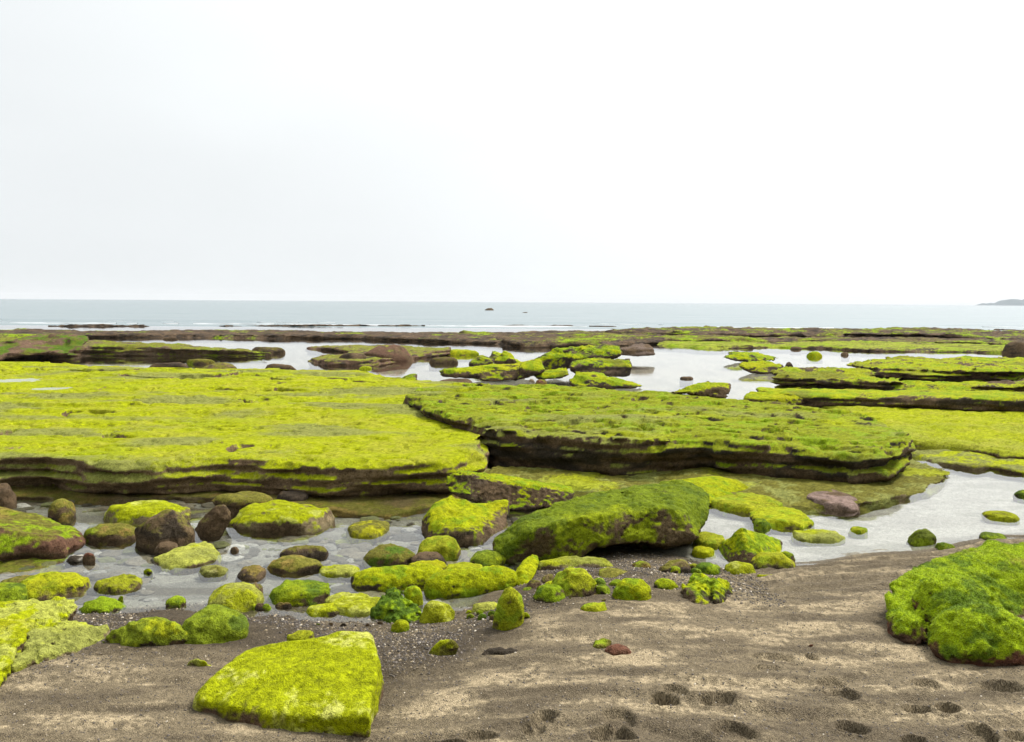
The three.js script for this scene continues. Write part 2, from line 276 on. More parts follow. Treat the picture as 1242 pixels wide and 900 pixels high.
// short strands of algae rooted in the growth
const strandGeo = (() => { const g = new THREE.BufferGeometry(); const p = [], ix = []; const n = 3; for (let i = 0; i <= n; i++) { const t = i / n, w = 0.11 * (1 - t * 0.8), y = t - 0.25 * t * t, z = 0.55 * t * t; p.push(-w, y, z, w, y, z); if (i < n) { const k = i * 2; ix.push(k, k + 1, k + 2, k + 1, k + 3, k + 2); } } g.setAttribute('position', new THREE.Float32BufferAttribute(p, 3)); g.setIndex(ix); g.computeVertexNormals(); return g; })();
const strandMat = new THREE.MeshStandardMaterial({ name: 'strand', roughness: 0.85, side: THREE.DoubleSide });
function mossTufts(g, moss, count, { len = 0.014, lie = 0.8 } = {}) {
  const P = g.attributes.position.array, N = g.attributes.normal.array, C = g.attributes.color.array, I = g.index.array, cum = []; let tot = 0; const A = V(), B = V(), D = V();
  for (let t = 0; t < I.length; t += 3) { const [a, b, c] = [I[t], I[t + 1], I[t + 2]]; let w = 0; if (Math.min(moss[a], moss[b], moss[c]) > 0.5 && N[a * 3 + 1] > -0.1) { A.fromArray(P, a * 3); B.fromArray(P, b * 3).sub(A); D.fromArray(P, c * 3).sub(A); w = B.cross(D).length(); } tot += w; cum.push(tot); }
  const m = new THREE.InstancedMesh(strandGeo, strandMat, count), q = new THREE.Matrix4(), col = new THREE.Color(), up = V(), side = V(), nn = V();
  for (let i = 0; i < count; i++) {
    const r = rnd() * tot; let lo = 0, hi = cum.length - 1; while (lo < hi) { const k = (lo + hi) >> 1; if (cum[k] < r) lo = k + 1; else hi = k; }
    let u = rnd(), v = rnd(); if (u + v > 1) { u = 1 - u; v = 1 - v; } const a = I[lo * 3], b = I[lo * 3 + 1], c = I[lo * 3 + 2];
    const px = P[a * 3] * (1 - u - v) + P[b * 3] * u + P[c * 3] * v, py = P[a * 3 + 1] * (1 - u - v) + P[b * 3 + 1] * u + P[c * 3 + 1] * v, pz = P[a * 3 + 2] * (1 - u - v) + P[b * 3 + 2] * u + P[c * 3 + 2] * v;
    nn.fromArray(N, a * 3); up.copy(nn); up.x += (rnd() - 0.5) * 0.9 + nn.x * lie * 0.4; up.z += (rnd() - 0.5) * 0.9 + nn.z * lie * 0.4; up.y -= lie * (1 - nn.y) * 0.9; up.normalize();
    side.set(rnd() - 0.5, rnd() - 0.5, rnd() - 0.5).cross(up).normalize(); D.crossVectors(side, up); const L = len * (0.5 + rnd() * 0.9);
    side.multiplyScalar(L); D.multiplyScalar(L); up.multiplyScalar(L); q.makeBasis(side, up, D); q.setPosition(px - nn.x * 0.002, py - nn.y * 0.002, pz - nn.z * 0.002); m.setMatrixAt(i, q);
    const s = 0.75 + rnd() * 0.5; col.setRGB(C[a * 3] * s * (0.9 + rnd() * 0.2), C[a * 3 + 1] * s, C[a * 3 + 2] * s); m.setColorAt(i, col);
  }
  m.name = 'moss'; m.userData.kind = 'stuff'; m.castShadow = m.receiveShadow = true; return m;
}
// a rounded stone: cx, yb = middle and foot of its outline in the photograph, w, h = outline; flat 0..1, dr = depth over width
function stone(name, label, category, look, cx, yb, w, h, o = {}) {
  const { flat = 0.4, dr = (o.flat ?? 0.4) >= 0.55 ? 1.3 : 0.95, n = 7, jit = 0.18, level, lean = 0, turn = 0, group, base = -0.1, ...more } = o;
  reseed(Math.round(cx * 31 + yb * 7));
  let gy = level; if (gy === undefined) { gy = 0; for (let i = 0; i < 3; i++) { const p = at(cx, yb, gy); gy = Math.max(0, groundBase(p.x, p.z)); } }
  const f = at(cx, yb, gy), z0 = -f.z, a = w / 2 * 1.1 * z0 / FOCAL; let c = Math.max(0.02, dr * a), hh = 0;
  for (let i = 0; i < 12; i++) { hh = deep(cx, yb - h, z0 + c * 1.25).y - gy; if (hh > Math.max(0.025, a * (flat >= 0.55 ? 0.14 : 0.3))) break; c *= 0.87; }
  hh = Math.max(hh, 0.02);
  const floor = Math.min(base, groundBase(f.x, f.z - c) - gy - 0.05);
  const X = f.x * (z0 + c * 0.9) / z0, Z = -(z0 + c * 0.9), pts = [], ct = Math.cos(turn), sn = Math.sin(turn);
  for (const [yy, s] of [[floor, 0.92], [0.0, 0.98], [0.38 * hh, 1.0], [hh * 0.78, mix(0.7, 0.95, flat)], [hh, mix(0.25, 0.8, flat)]])
    for (let i = 0; i < n; i++) { const t = (i + 0.5 * rnd()) / n * 2 * Math.PI, r = s * (1 - jit + jit * 2 * rnd() * 0.8); const u = Math.cos(t) * r * a, v = Math.sin(t) * r * c; pts.push(V(X + u * ct - v * sn + lean * yy, gy + yy + (yy > 0 ? (rnd() - 0.5) * hh * 0.2 : 0), Z + u * sn * (c / a) + v * ct)); }
  return rock(name, label, category, look, { hulls: [pts], group, vary: true, chips: 6, ...more });
}

// ---------------------------------------------------------------- slabs and ledges: a plan outline, a worn top, layered sides
// outline: [px, py, level] points on the edge of the top; the top is the plane that fits them
function slab(name, label, category, look, outline, o = {}) {
  const { bottom = -0.25, da = 0.0022, dw = 0.0045, dy = 0.018, under = 0.12, strata = 0.07, rough = 0.018, crack = 0.02, edge = 0.05, pits = 0, steps = 0.02, skirt = 0, mat = M.moss, group, extra, stepMask, wob = 0.05, sc = 1 } = o;
  const W = outline.map(([x, y, h]) => at(x, y, h)), n = W.length;
  let sx = 0, sy = 0, sz = 0; for (const p of W) { sx += p.x / n; sy += p.y / n; sz += p.z / n; }
  let xx = 0, xz = 0, zz = 0, xy = 0, zy = 0; for (const p of W) { const x = p.x - sx, y = p.y - sy, z = p.z - sz; xx += x * x; xz += x * z; zz += z * z; xy += x * y; zy += z * y; }
  const det = xx * zz - xz * xz, A = det > 1e-9 ? (xy * zz - zy * xz) / det : 0, B = det > 1e-9 ? (zy * xx - xy * xz) / det : 0;
  const plane = (x, z) => sy + A * (x - sx) + B * (z - sz);
  let a0 = 1e9, a1 = -1e9, w0 = 1e9, w1 = -1e9, h1 = -1e9; const pad = 0.35 * sc; for (const p of W) { const d = -p.z; for (const e of [-pad, pad]) { const dd = Math.max(1, d + e); w0 = Math.min(w0, Math.log(dd)); w1 = Math.max(w1, Math.log(dd)); a0 = Math.min(a0, (p.x - pad) / d, (p.x - pad) / dd); a1 = Math.max(a1, (p.x + pad) / d, (p.x + pad) / dd); } h1 = Math.max(h1, p.y); }
  h1 += 0.12 * sc + (extra ? 0.1 : 0); const nx = Math.ceil((a1 - a0) / da) + 1, ny = Math.ceil((h1 - bottom) / dy) + 1, nz = Math.ceil((w1 - w0) / dw) + 1, val = new Float32Array(nx * ny * nz), sd = (styleSeed += 3.3) * 2.1;
  for (let k = 0; k < nz; k++) { const d = Math.exp(w0 + k * dw), z = -d; for (let i = 0; i < nx; i++) {
    const x = (a0 + i * da) * d; let best = 1e9, ins = false;
    for (let p = 0, q = n - 1; p < n; q = p++) { const ax = W[q].x, az = W[q].z, bx = W[p].x, bz = W[p].z, ex = bx - ax, ez = bz - az, t = Math.max(0, Math.min(1, ((x - ax) * ex + (z - az) * ez) / (ex * ex + ez * ez))), ux = x - ax - ex * t, uz = z - az - ez * t; best = Math.min(best, ux * ux + uz * uz); if ((az > z) !== (bz > z) && x < (bx - ax) * (z - az) / (bz - az) + ax) ins = !ins; }
    let s2 = Math.sqrt(best) * (ins ? -1 : 1); s2 += wob * sc * (fbm(x * 1.7 / sc + sd, 2.2, z * 1.7 / sc, 3) * 1.4) + wob * 0.3 * sc * n3(x * 8 / sc, 1, z * 8 / sc);
    let top = plane(x, z);
    if (s2 < 0.4 * sc) {
      top += rough * (1.6 * fbm(x * 1.1 / sc + sd, 3.3, z * 1.1 / sc, 3) + 0.8 * fbm(x * 5 / sc, 1.1, z * 5 / sc + sd, 3) + 0.35 * n3(x * 22 / sc, 6, z * 22 / sc));
      if (steps) { const q = fbm(x * 0.5 / sc + sd, 7.7, z * 1.3 / sc, 4) * 3.2; const f = q - Math.floor(q); top += (stepMask ? stepMask(x, z) : 1) * steps * (Math.floor(q) + sst(0.0, 0.06, f)) * 0.8; }
      if (crack) { const q = Math.abs(fbm(x * 0.8 / sc + sd, 5.1, z * 1.7 / sc, 3)), q2 = n3(x * 0.6 + 5, 2, z * 0.6 + sd); if (q < 0.03 && q2 > -0.2) top -= crack * (1 - q / 0.03); }
      if (pits) { const q = fbm(x * 6 + sd, 8.3, z * 9, 2); if (q > 0.22) top -= pits * sst(0.22, 0.36, q); }
      if (extra) top += extra(x, z, s2);
    }
    for (let j = 0; j < ny; j++) {
      const y = bottom + j * dy; let s = s2, dd = y - top;
      const rel = (top - y); s += under * sst(0.12 * sc, 0.34 * sc, rel) - skirt * sst(0.05, 0.2, rel) * (1 - sst(0.22, 0.4, rel));
      if (Math.abs(s) < 0.35 * sc) s -= strata * (0.75 * n3(x * 0.9 / sc + sd, 7.3 * Math.floor(y * 24 / sc + 0.7 * n3(x * 0.7 / sc, 4, z * 0.7 / sc) + 0.25 * n3(x * 5 / sc, 9, z * 5 / sc)), z * 0.9 / sc) + n3(x * 1.4 / sc + sd, y * 11 / sc + 0.6 * n3(x / sc, 4, z / sc), z * 1.4 / sc) * 0.8 + 0.5 * n3(x * 3.4 / sc, y * 26 / sc, z * 3.4 / sc + sd) + 0.35 * n3(x * 11 / sc, y * 15 / sc, z * 11 / sc));
      const ex = edge * sc; // rounded meeting of top and side
      const m = Math.max(s, dd), e = Math.max(ex - Math.abs(s - dd), 0) / ex; let v = m + e * e * ex * 0.25;
      v = Math.max(v, bottom + dy * 1.5 - y);
      val[(k * ny + j) * nx + i] = v;
    }
  } }
  // walls of the grid count as outside, so that the mesh is closed
  for (let k = 0; k < nz; k++) for (let j = 0; j < ny; j++) for (let i = 0; i < nx; i++) if (!i || !j || !k || i === nx - 1 || j === ny - 1 || k === nz - 1) { const c = (k * ny + j) * nx + i; if (val[c] < 0) val[c] = 0.001; }
  const org = V(sx, 0, sz), { g } = finish(nets(nx, ny, nz, val, (a, b, c, q) => { const d = Math.exp(w0 + c * dw); q[0] = (a0 + a * da) * d; q[1] = bottom + b * dy; q[2] = -d; }), makeStyle(look), org, -0.19);
  const m = new THREE.Mesh(g, mat); m.castShadow = m.receiveShadow = true; m.name = numbered(name); m.position.copy(org); scene.add(m); return tag(m, label, category, group);
}

// ================================================================ THE SETTING
// one sheet of sand: the beach and, under the water, the beds of the pools
{
  const rows = [], add = (z0, z1, s) => { let z = z0; while (z < z1) { rows.push(z); z *= 1 + s; } };
  add(1.5, 2.5, 0.01); add(2.5, 7.5, 0.0038); add(7.5, 14, 0.012); add(14, 72, 0.04);
  const nc = 500, P = [], C = [], U = [], I = [];
  rows.forEach((d, r) => {
    for (let i = 0; i <= nc; i++) {
      const a = (i / nc * 2 - 1), aa = Math.sign(a) * (Math.abs(a) < 0.85 ? Math.abs(a) * 0.78 : 0.663 + (Math.abs(a) - 0.85) * 5), x = aa * d, z = -d, y = ground(x, z), t = z - shoreZ(x);
      P.push(x, y, z); U.push(x, z);
      // light shell sand, brown sand and dark volcanic grains, drawn out along the shore
      const q1 = fbm(x * 0.9 + 0.4 * n3(x * 2, 1, z * 2), 4.4, z * 2.4, 4), q2 = fbm(x * 2.2, 6.1, z * 7, 4), q3 = n3(x * 60, 1.2, z * 60), q4 = fbm(x * 5, 3.3, z * 8, 3);
      const band = 1 - sst(0.15, 0.75, Math.abs(t - 0.35 + 0.4 * n3(x * 1.5, 5, 1)) + 0.3 * q2);   // strip of dark gravel and grit at the water's edge
      const q5 = fbm(x * 3.5 + 0.5 * q4, 8.8, z * 17, 3);
      let dk = sst(-0.02, 0.24, q1 * 0.35 + q2 * 0.6 + q5 * 0.6 + 0.25 * q3 - 0.06) * 0.58, lt = sst(0, 0.3, -q1 * 0.45 - q2 * 0.4 - q5 * 0.5 + q4 * 0.5 + 0.25 * q3 - 0.04);
      const wet = sst(0.012, -0.006, y - 0.018 - 0.014 * n3(x * 3.1, 7, z * 3.1) - 0.004 * q3); if (t > -0.5) { dk = Math.max(dk, wet * 0.6); lt *= 1 - wet; }
      const right = sst(0.2, 1.4, x); dk = Math.max(dk, band * (0.95 - 0.75 * right) * sst(-0.5, 0.1, q4 + 0.35 + 0.2 * q3));
      let c0 = [0.22, 0.18, 0.118], cd = [0.08, 0.064, 0.045], cl = [0.42, 0.345, 0.225];
      if (t < -0.15 || y < -0.02) { const u = sst(0, -0.25, t), pb = fbm(x * 2.2, 2, z * 3.5, 3); c0 = [mix(c0[0], 0.2, u), mix(c0[1], 0.195, u), mix(c0[2], 0.165, u)]; dk = mix(dk, sst(0.0, 0.25, pb + 0.3 * q4) * 0.85, u); lt = mix(lt, sst(0.05, 0.3, -pb + 0.4 * q4) * 0.9, u); cd = [mix(cd[0], 0.1, u), mix(cd[1], 0.085, u), mix(cd[2], 0.055, u)]; cl = [mix(cl[0], 0.3, u), mix(cl[1], 0.295, u), mix(cl[2], 0.25, u)]; }
      if (x > 0.6 && t < 0) { const u = sst(0.6, 1.6, x) * sst(0, -0.4, t); c0 = [mix(c0[0], 0.45, u), mix(c0[1], 0.44, u), mix(c0[2], 0.4, u)]; dk *= 1 - 0.75 * u; }  // right pool bed lightened: brightness of reflected sky put into its colour
      if (t < -3) { const u = sst(-3, -6, t); c0 = [mix(c0[0], 0.42, u), mix(c0[1], 0.4, u), mix(c0[2], 0.34, u)]; dk *= 1 - 0.7 * u; }  // far pool beds paler too, standing in for stronger sky reflection
      const v = 1 + 0.16 * q3; for (let k = 0; k < 3; k++) C.push(mix(mix(c0[k], cl[k], lt), cd[k], dk) * v);
      if (r && i) { const k = r * (nc + 1) + i; I.push(k - nc - 2, k - nc - 1, k - 1, k - nc - 1, k, k - 1); }
    }
  });
  const g = new THREE.BufferGeometry(); g.setAttribute('position', new THREE.Float32BufferAttribute(P, 3)); g.setAttribute('color', new THREE.Float32BufferAttribute(C, 3)); g.setAttribute('uv', new THREE.Float32BufferAttribute(U, 2)); g.setIndex(I); g.computeVertexNormals();
  if (g.attributes.normal.array[1] < 0) { const ix = g.index.array; for (let t = 0; t < ix.length; t += 3) { const q = ix[t]; ix[t] = ix[t + 1]; ix[t + 1] = q; } g.computeVertexNormals(); }
  const m = new THREE.Mesh(g, M.sand); m.name = 'sand'; m.receiveShadow = true; tag(m, 'brown volcanic sand with footprints and dark grit along the pools', 'sand', null, 'structure'); scene.add(m); triTotal += I.length / 3;
  const b = new THREE.PlaneGeometry(60, 20, 60, 20); b.rotateX(-Math.PI / 2); b.translate(0, 0, 8.5); const bp = b.attributes.position, bu = b.attributes.uv, bc = []; for (let i = 0; i < bp.count; i++) { bp.setY(i, 0.2 + 0.02 * n3(bp.getX(i), 2, bp.getZ(i)) - (bp.getZ(i) < -1.2 ? 0.1 : 0)); bu.setXY(i, bp.getX(i), bp.getZ(i)); const v = 1 + 0.2 * n3(bp.getX(i) * 2, 1, bp.getZ(i) * 2); bc.push(0.19 * v, 0.15 * v, 0.09 * v); } b.setAttribute('color', new THREE.Float32BufferAttribute(bc, 3)); b.computeVertexNormals();
  const bm = new THREE.Mesh(b, M.sand); bm.name = 'beach'; bm.receiveShadow = true; tag(bm, 'brown sand of the upper beach', 'sand', null, 'structure'); scene.add(bm);
}
// clear shallow water of the pools, then the sea
{
  const g = new THREE.PlaneGeometry(150, 50, 1, 1); g.rotateX(-Math.PI / 2); g.translate(0, 0, -28.2); const p = g.attributes.position, u = g.attributes.uv; for (let i = 0; i < p.count; i++) u.setXY(i, p.getX(i), p.getZ(i));
  const m = new THREE.Mesh(g, M.pool); m.name = 'tide_pool'; m.receiveShadow = true; scene.add(m); tag(m, 'clear shallow water standing between the mossy rocks', 'water', null, 'structure');
  const P = [], U = [], I = []; let r = 0; const nc = 150;
  for (let d = 53.2; d < 5000; d *= 1 + (d < 300 ? 0.007 : 0.05), r++) for (let i = 0; i <= nc; i++) {
    const a = (i / nc * 2 - 1) * 1.3, x = a * d, z = -d, k = d < 700 ? 1 : 0;
    const q = z * 0.35 + 1.6 * n3(x * 0.03, 1, z * 0.05) + 0.4 * n3(x * 0.15, 3, z * 0.2);
    let y = 0.02 + k * 0.06 * (Math.sin(q) * 0.5 * (0.6 + 0.6 * n3(x * 0.04, 8, z * 0.05)) + 0.7 * fbm(x * 0.25, 2, z * 0.7, 3)); if (d < 55) y = -0.02;
    // the low swell that rises before the reef
    const e = (d - 66 - 2.5 * n3(x * 0.05, 4, 1)) / 1.6; y += 0.13 * Math.exp(-e * e) * sst(-0.5, 0.3, fbm(x * 0.12, 3, 6, 3) + 0.1);
    P.push(x, y, z); U.push(x, z); if (r && i) { const k2 = r * (nc + 1) + i; I.push(k2 - nc - 2, k2 - nc - 1, k2 - 1, k2 - nc - 1, k2, k2 - 1); }
  }
  const s = new THREE.BufferGeometry(); s.setAttribute('position', new THREE.Float32BufferAttribute(P, 3)); s.setAttribute('uv', new THREE.Float32BufferAttribute(U, 2)); s.setIndex(I); s.computeVertexNormals();
  if (s.attributes.normal.array[1] < 0) { const ix = s.index.array; for (let t = 0; t < ix.length; t += 3) { const q = ix[t]; ix[t] = ix[t + 1]; ix[t + 1] = q; } s.computeVertexNormals(); }
  const sm = new THREE.Mesh(s, M.sea); sm.name = 'sea'; sm.receiveShadow = true; scene.add(sm); tag(sm, 'calm pale blue-green sea out to the horizon', 'sea', null, 'structure'); triTotal += I.length / 3;
}
// broken white water where the swell meets the reef
{
  const P = [], I = []; let n = 0;
  for (const [d0, wob, wid, lift, dens, s] of [[57.5, 1.6, 1.1, 0.07, 0.1, 1], [63.5, 2, 0.3, 0.07, -0.05, 5]]) {
    let prev = -1; for (let x = -d0 * 0.8; x < d0 * 0.85; x += 0.35) { const d = d0 + wob * fbm(x * 0.06, s, 2, 3), w = wid * (fbm(x * 0.12, s + 3, 4, 3) + dens + 0.25 * n3(x * 1.4, s, 7)); if (w < 0.05) { prev = -1; continue; } const y = lift + 0.02 * n3(x * 2, s, 1); P.push(x, y - 0.1, -d + w, x, y, -d + w * 0.3, x, y, -d - w * 0.3, x, y - 0.1, -d - w); if (prev >= 0) for (let k = 0; k < 3; k++) I.push(prev + k, n + k, prev + k + 1, n + k, n + k + 1, prev + k + 1); prev = n; n += 4; }
  }
  const g = new THREE.BufferGeometry(); g.setAttribute('position', new THREE.Float32BufferAttribute(P, 3)); g.setIndex(I); g.computeVertexNormals();
  const m = new THREE.Mesh(g, new THREE.MeshStandardMaterial({ name: 'foam', color: new THREE.Color().setRGB(0.36, 0.38, 0.39), roughness: 0.9, side: THREE.DoubleSide })); m.name = 'surf'; scene.add(m); tag(m, 'thin broken lines of white surf on the sea', 'surf', null, 'stuff'); triTotal += I.length / 3;
}
// the far headland at the right end of the horizon
{
  const D = 2600, prof = [[1178, 0], [1186, 2.4], [1196, 3.6], [1202, 3], [1208, 5.5], [1218, 7.6], [1226, 8.4], [1236, 8], [1246, 9], [1262, 9.5], [1290, 11], [1330, 10], [1400, 13], [1500, 8], [1460, 0]];
  const P = [], I = [], n = 90, mN = 14; for (let i = 0; i <= n; i++) { const px = mix(1180, 1600, i / n); let h = 0; for (let k = 1; k < prof.length; k++) if (px <= prof[k][0]) { h = mix(prof[k - 1][1], prof[k][1], (px - prof[k - 1][0]) / (prof[k][0] - prof[k - 1][0])); break; }
    h = Math.max(0, h + 0.5 * n3(px * 0.35, 1, 1)) * D / FOCAL; for (let j = 0; j <= mN; j++) { const t = j / mN, d = D + (t - 0.35) * 420; P.push((px - 621) / FOCAL * d, -1 + h * Math.sin(Math.PI * t) * (1 + 0.15 * n3(px * 0.2, t * 6, 2)), -d); if (i && j) { const k = i * (mN + 1) + j; I.push(k - mN - 2, k - mN - 1, k - 1, k - mN - 1, k, k - 1); } } }
  const g = new THREE.BufferGeometry(); g.setAttribute('position', new THREE.Float32BufferAttribute(P, 3)); g.setIndex(I); g.computeVertexNormals();
  const m = new THREE.Mesh(g, new THREE.MeshStandardMaterial({ name: 'headland', color: new THREE.Color().setRGB(0.05, 0.075, 0.09), roughness: 1, side: THREE.DoubleSide })); m.name = 'headland'; scene.add(m); tag(m, 'distant hazy blue headland on the horizon', 'headland', null, 'structure');
}
// unseen slope behind the viewer, placed to keep low sky off whatever faces it
{
  const g = new THREE.PlaneGeometry(90, 26, 90, 26), p = g.attributes.position, c = []; for (let i = 0; i < p.count; i++) { const x = p.getX(i), v = p.getY(i) + 13, top = 9 + 1.6 * fbm(x * 0.15, 1, 2, 3), y = Math.min(v / 26, 1) * top; p.setXYZ(i, x + 0.8 * n3(x * 0.4, y, 3), y - 0.2, 8 + 0.45 * y + 0.02 * x * x * -0.12 + 1.2 * fbm(x * 0.3, y * 0.4, 5, 3)); const q = 0.6 + 0.5 * n3(x * 1.3, y * 1.3, 8); c.push(0.07 * q, 0.075 * q, 0.035 * q); }
  g.setAttribute('color', new THREE.Float32BufferAttribute(c, 3)); g.computeVertexNormals(); const m = new THREE.Mesh(g, new THREE.MeshStandardMaterial({ name: 'unseen_bank', vertexColors: true, roughness: 1, side: THREE.DoubleSide })); m.name = 'unseen_beach_bank'; scene.add(m); tag(m, 'overgrown slope out of view, placed to keep low sky off near rock faces', 'unseen_bank', null, 'structure');
}
scene.fog = new THREE.FogExp2(new THREE.Color(0.93, 0.96, 1.0), 0.00012);

// ================================================================ PLATFORMS AND LEDGES
const platformLook = { a: K.lime, b: [0.3, 0.31, 0.02], c: [0.27, 0.32, 0.008], gray: 0.9, cover: -0.25, r: [0.22, 0.155, 0.09], s: [0.14, 0.095, 0.058], sc: 2.2, up: 1.3 };
const slabLook = { a: [0.22, 0.25, 0.012], b: K.green, c: K.lime, gray: 0.85, cover: -0.35, r: K.brown, s: K.black, sc: 3, up: 1.3 };
const ledgeLook = { a: K.lime, b: K.green, c: K.olive, cover: -0.35, r: K.brown, s: K.dark, sc: 2.2 };
const reefLook = { a: K.olive, b: K.green, c: K.brown, cover: -0.55, r: K.brown, s: K.dark, sc: 0.7, up: 0.9 };

const puddles = [[20, 461, 60, 6, 0.29], [62, 470, 44, 4, 0.29]].map(([x, y, w, h, l]) => { const c = at(x, y, l), s = -c.z / FOCAL, n = at(x, y + h / 2, l), f = at(x, y - h / 2, l); return [c.x, c.z, w / 2 * s, (n.z - f.z) / 2, l]; });
const calm = (x, z) => { let d = 1; for (const [cx, cz, a, b] of puddles) { const u = (x - cx) / a / 2, v = (z - cz) / b / 2; d = Math.min(d, 1 - Math.exp(-1.2 * (u * u + v * v))); } return d * (0.25 + 0.75 * sst(8.5, 11, -z)); };
const hollow = (x, z) => { let d = 0; for (const [cx, cz, a, b] of puddles) { const u = (x - cx) / a, v = (z - cz) / b; d -= (0.026 + 0.06 * fbm(x * 3.4, 2.5, z * 2, 3)) * Math.exp(-1.6 * (u * u + v * v)); } return d; };
// open joints in the platform, as lines on its top
const joints = [[[40, 447], [62, 448], [100, 451], [138, 452], [178, 450], [190, 447]], [[190, 461], [215, 459], [262, 458], [300, 455], [326, 458], [350, 462]], [[262, 470], [300, 472], [345, 471]], [[335, 470], [380, 474], [425, 473]], [[0, 453], [30, 450], [44, 448]], [[150, 457], [180, 459], [196, 460]], [[84, 501], [110, 500], [134, 501]], [[292, 484], [302, 489], [318, 484]], [[130, 527], [160, 529]], [[395, 460], [430, 462], [462, 464]], [[0, 526], [14, 523]], [[280, 543], [305, 541]], [[210, 447], [260, 448], [300, 449]]].map((l) => l.map(([x, y]) => { const p = at(x, y, 0.29); return [p.x, p.z]; }));
const platformTop = (x, z) => { let d = 1e9; const zs = Math.max(0.3, 5 / -z); for (const l of joints) for (let i = 1; i < l.length; i++) { const [ax, az] = l[i - 1], [bx, bz] = l[i], ex = bx - ax, ez = bz - az, t = Math.max(0, Math.min(1, ((x - ax) * ex + (z - az) * ez) / (ex * ex + ez * ez))), u = x - ax - ex * t, v = (z - az - ez * t) * zs; d = Math.min(d, u * u + v * v); } d = Math.sqrt(d) + 0.03 * n3(x * 6, 4, z * 3); return hollow(x, z) - 0.17 * (1 - sst(0.02, 0.055, d)); };
slab('rock_platform', 'broad flat rock platform covered in lime green algae, broken brown front edge', 'rock platform', platformLook,
  [[-330, 556], [-200, 550], [0, 552], [60, 551], [110, 558], [190, 560], [270, 556], [400, 562], [470, 560], [545, 557], [583, 547], [588, 530], [620, 500], [640, 470], [560, 462], [500, 460], [462, 455], [430, 448], [350, 447], [240, 446], [160, 445], [60, 440], [-100, 440], [-330, 438]].map(([x, y]) => [x, y, 0.29]),
  { under: 0.05, skirt: 0.06, strata: 0.085, dy: 0.014, rough: 0.01, steps: 0.035, stepMask: calm, pits: 0.03, crack: 0.04, edge: 0.04, dw: 0.006, da: 0.0028, extra: platformTop });
slab('rock_shelf', 'brown olive ledge just under water along the foot of the broad platform', 'rock shelf', { a: K.olive, b: K.ochre, c: K.brown, r: K.tan, s: K.brown, cover: 0, sc: 3 },
  [[-330, 600], [0, 600], [60, 603], [140, 606], [200, 604], [270, 606], [330, 612], [400, 618], [470, 622], [520, 612], [560, 600], [600, 580], [560, 565], [300, 570], [-330, 570]].map(([x, y]) => [x, y, -0.012]), { under: 0, strata: 0.05, rough: 0.016, steps: 0, crack: 0.01, edge: 0.03, dy: 0.012, bottom: -0.14, da: 0.003, dw: 0.006 });
slab('rock_slab', 'thick raised slab, dull green top pitted at the edge, dark layered front', 'rock slab', slabLook,
  [[492, 484, 0.385], [510, 492, 0.385], [530, 501, 0.39], [560, 510, 0.39], [590, 519, 0.4], [640, 522, 0.4], [700, 527, 0.4], [780, 530, 0.4], [850, 527, 0.39], [890, 535, 0.36], [960, 545, 0.33], [1010, 551, 0.305], [1035, 555, 0.29], [1070, 554, 0.28], [1105, 548, 0.265], [1113, 540, 0.265], [1095, 525, 0.28], [1050, 505, 0.3], [1010, 494, 0.34], [960, 490, 0.35], [900, 484, 0.37], [870, 478, 0.39], [800, 478, 0.39], [740, 470, 0.41], [640, 467, 0.4], [560, 466, 0.39], [510, 474, 0.385]],
  { under: 0.09, strata: 0.055, rough: 0.026, steps: 0.035, pits: 0.055, edge: 0.05 });
slab('rock_shelf', 'low wet olive shelf half under water at the foot of the thick slab', 'rock shelf', { a: K.olive, b: K.grey, c: K.lime, r: K.tan, s: K.brown, cover: 0.1, sc: 2.5 },
  [[560, 585, 0.02], [575, 600, 0.02], [660, 606, 0.02], [760, 612, 0.01], [880, 608, 0.0], [960, 618, 0.0], [1040, 616, 0.0], [1085, 603, 0.01], [1125, 592, 0.03], [1146, 577, 0.04], [1140, 566, 0.04], [1100, 552, 0.04], [1000, 550, 0.03], [800, 550, 0.03], [600, 565, 0.02]],
  { under: 0.02, strata: 0.05, rough: 0.03, steps: 0, crack: 0.01, edge: 0.03, dy: 0.014, bottom: -0.22 });
slab('rock_platform', 'bright lime green flat below the long straight ledge, beside the thick slab', 'rock platform', { ...platformLook, gray: 0.25 },
  [[985, 491, 0.15], [1030, 498, 0.15], [1070, 517, 0.14], [1090, 532, 0.13], [1140, 535, 0.13], [1185, 541, 0.12], [1215, 549, 0.11], [1260, 553, 0.11], [1420, 566, 0.1], [1460, 570, 0.1], [1460, 488, 0.15], [1242, 484, 0.16], [1000, 482, 0.16]],
  { under: 0.06, strata: 0.05, rough: 0.02, pits: 0.03, dy: 0.016, da: 0.0028, dw: 0.006 });
slab('rock_shelf', 'thin pale olive shelf at the water, below the bright lime flat', 'rock shelf', { a: K.grey, b: K.lime, c: K.olive, r: K.tan, s: K.brown, cover: 0.1, sc: 2.5 },
  [[1085, 540, 0.04], [1118, 552, 0.04], [1150, 561, 0.03], [1185, 567, 0.03], [1200, 562, 0.05], [1242, 571, 0.05], [1420, 590, 0.05], [1460, 595, 0.05], [1460, 560, 0.05], [1250, 545, 0.05], [1150, 530, 0.05]],
  { under: 0.02, strata: 0.04, rough: 0.025, steps: 0, dy: 0.012, bottom: -0.15, edge: 0.03 });
slab('rock_ledge', 'long straight low ledge with green top and dark upright front, behind the lime flat', 'rock ledge', ledgeLook,
  [[918, 474], [975, 478], [1050, 480], [1150, 482], [1242, 485], [1420, 489], [1460, 492], [1460, 478], [1242, 475], [1000, 471], [918, 470]].map(([x, y]) => [x, y, 0.33]), { under: 0.1, strata: 0.06, da: 0.0018 });
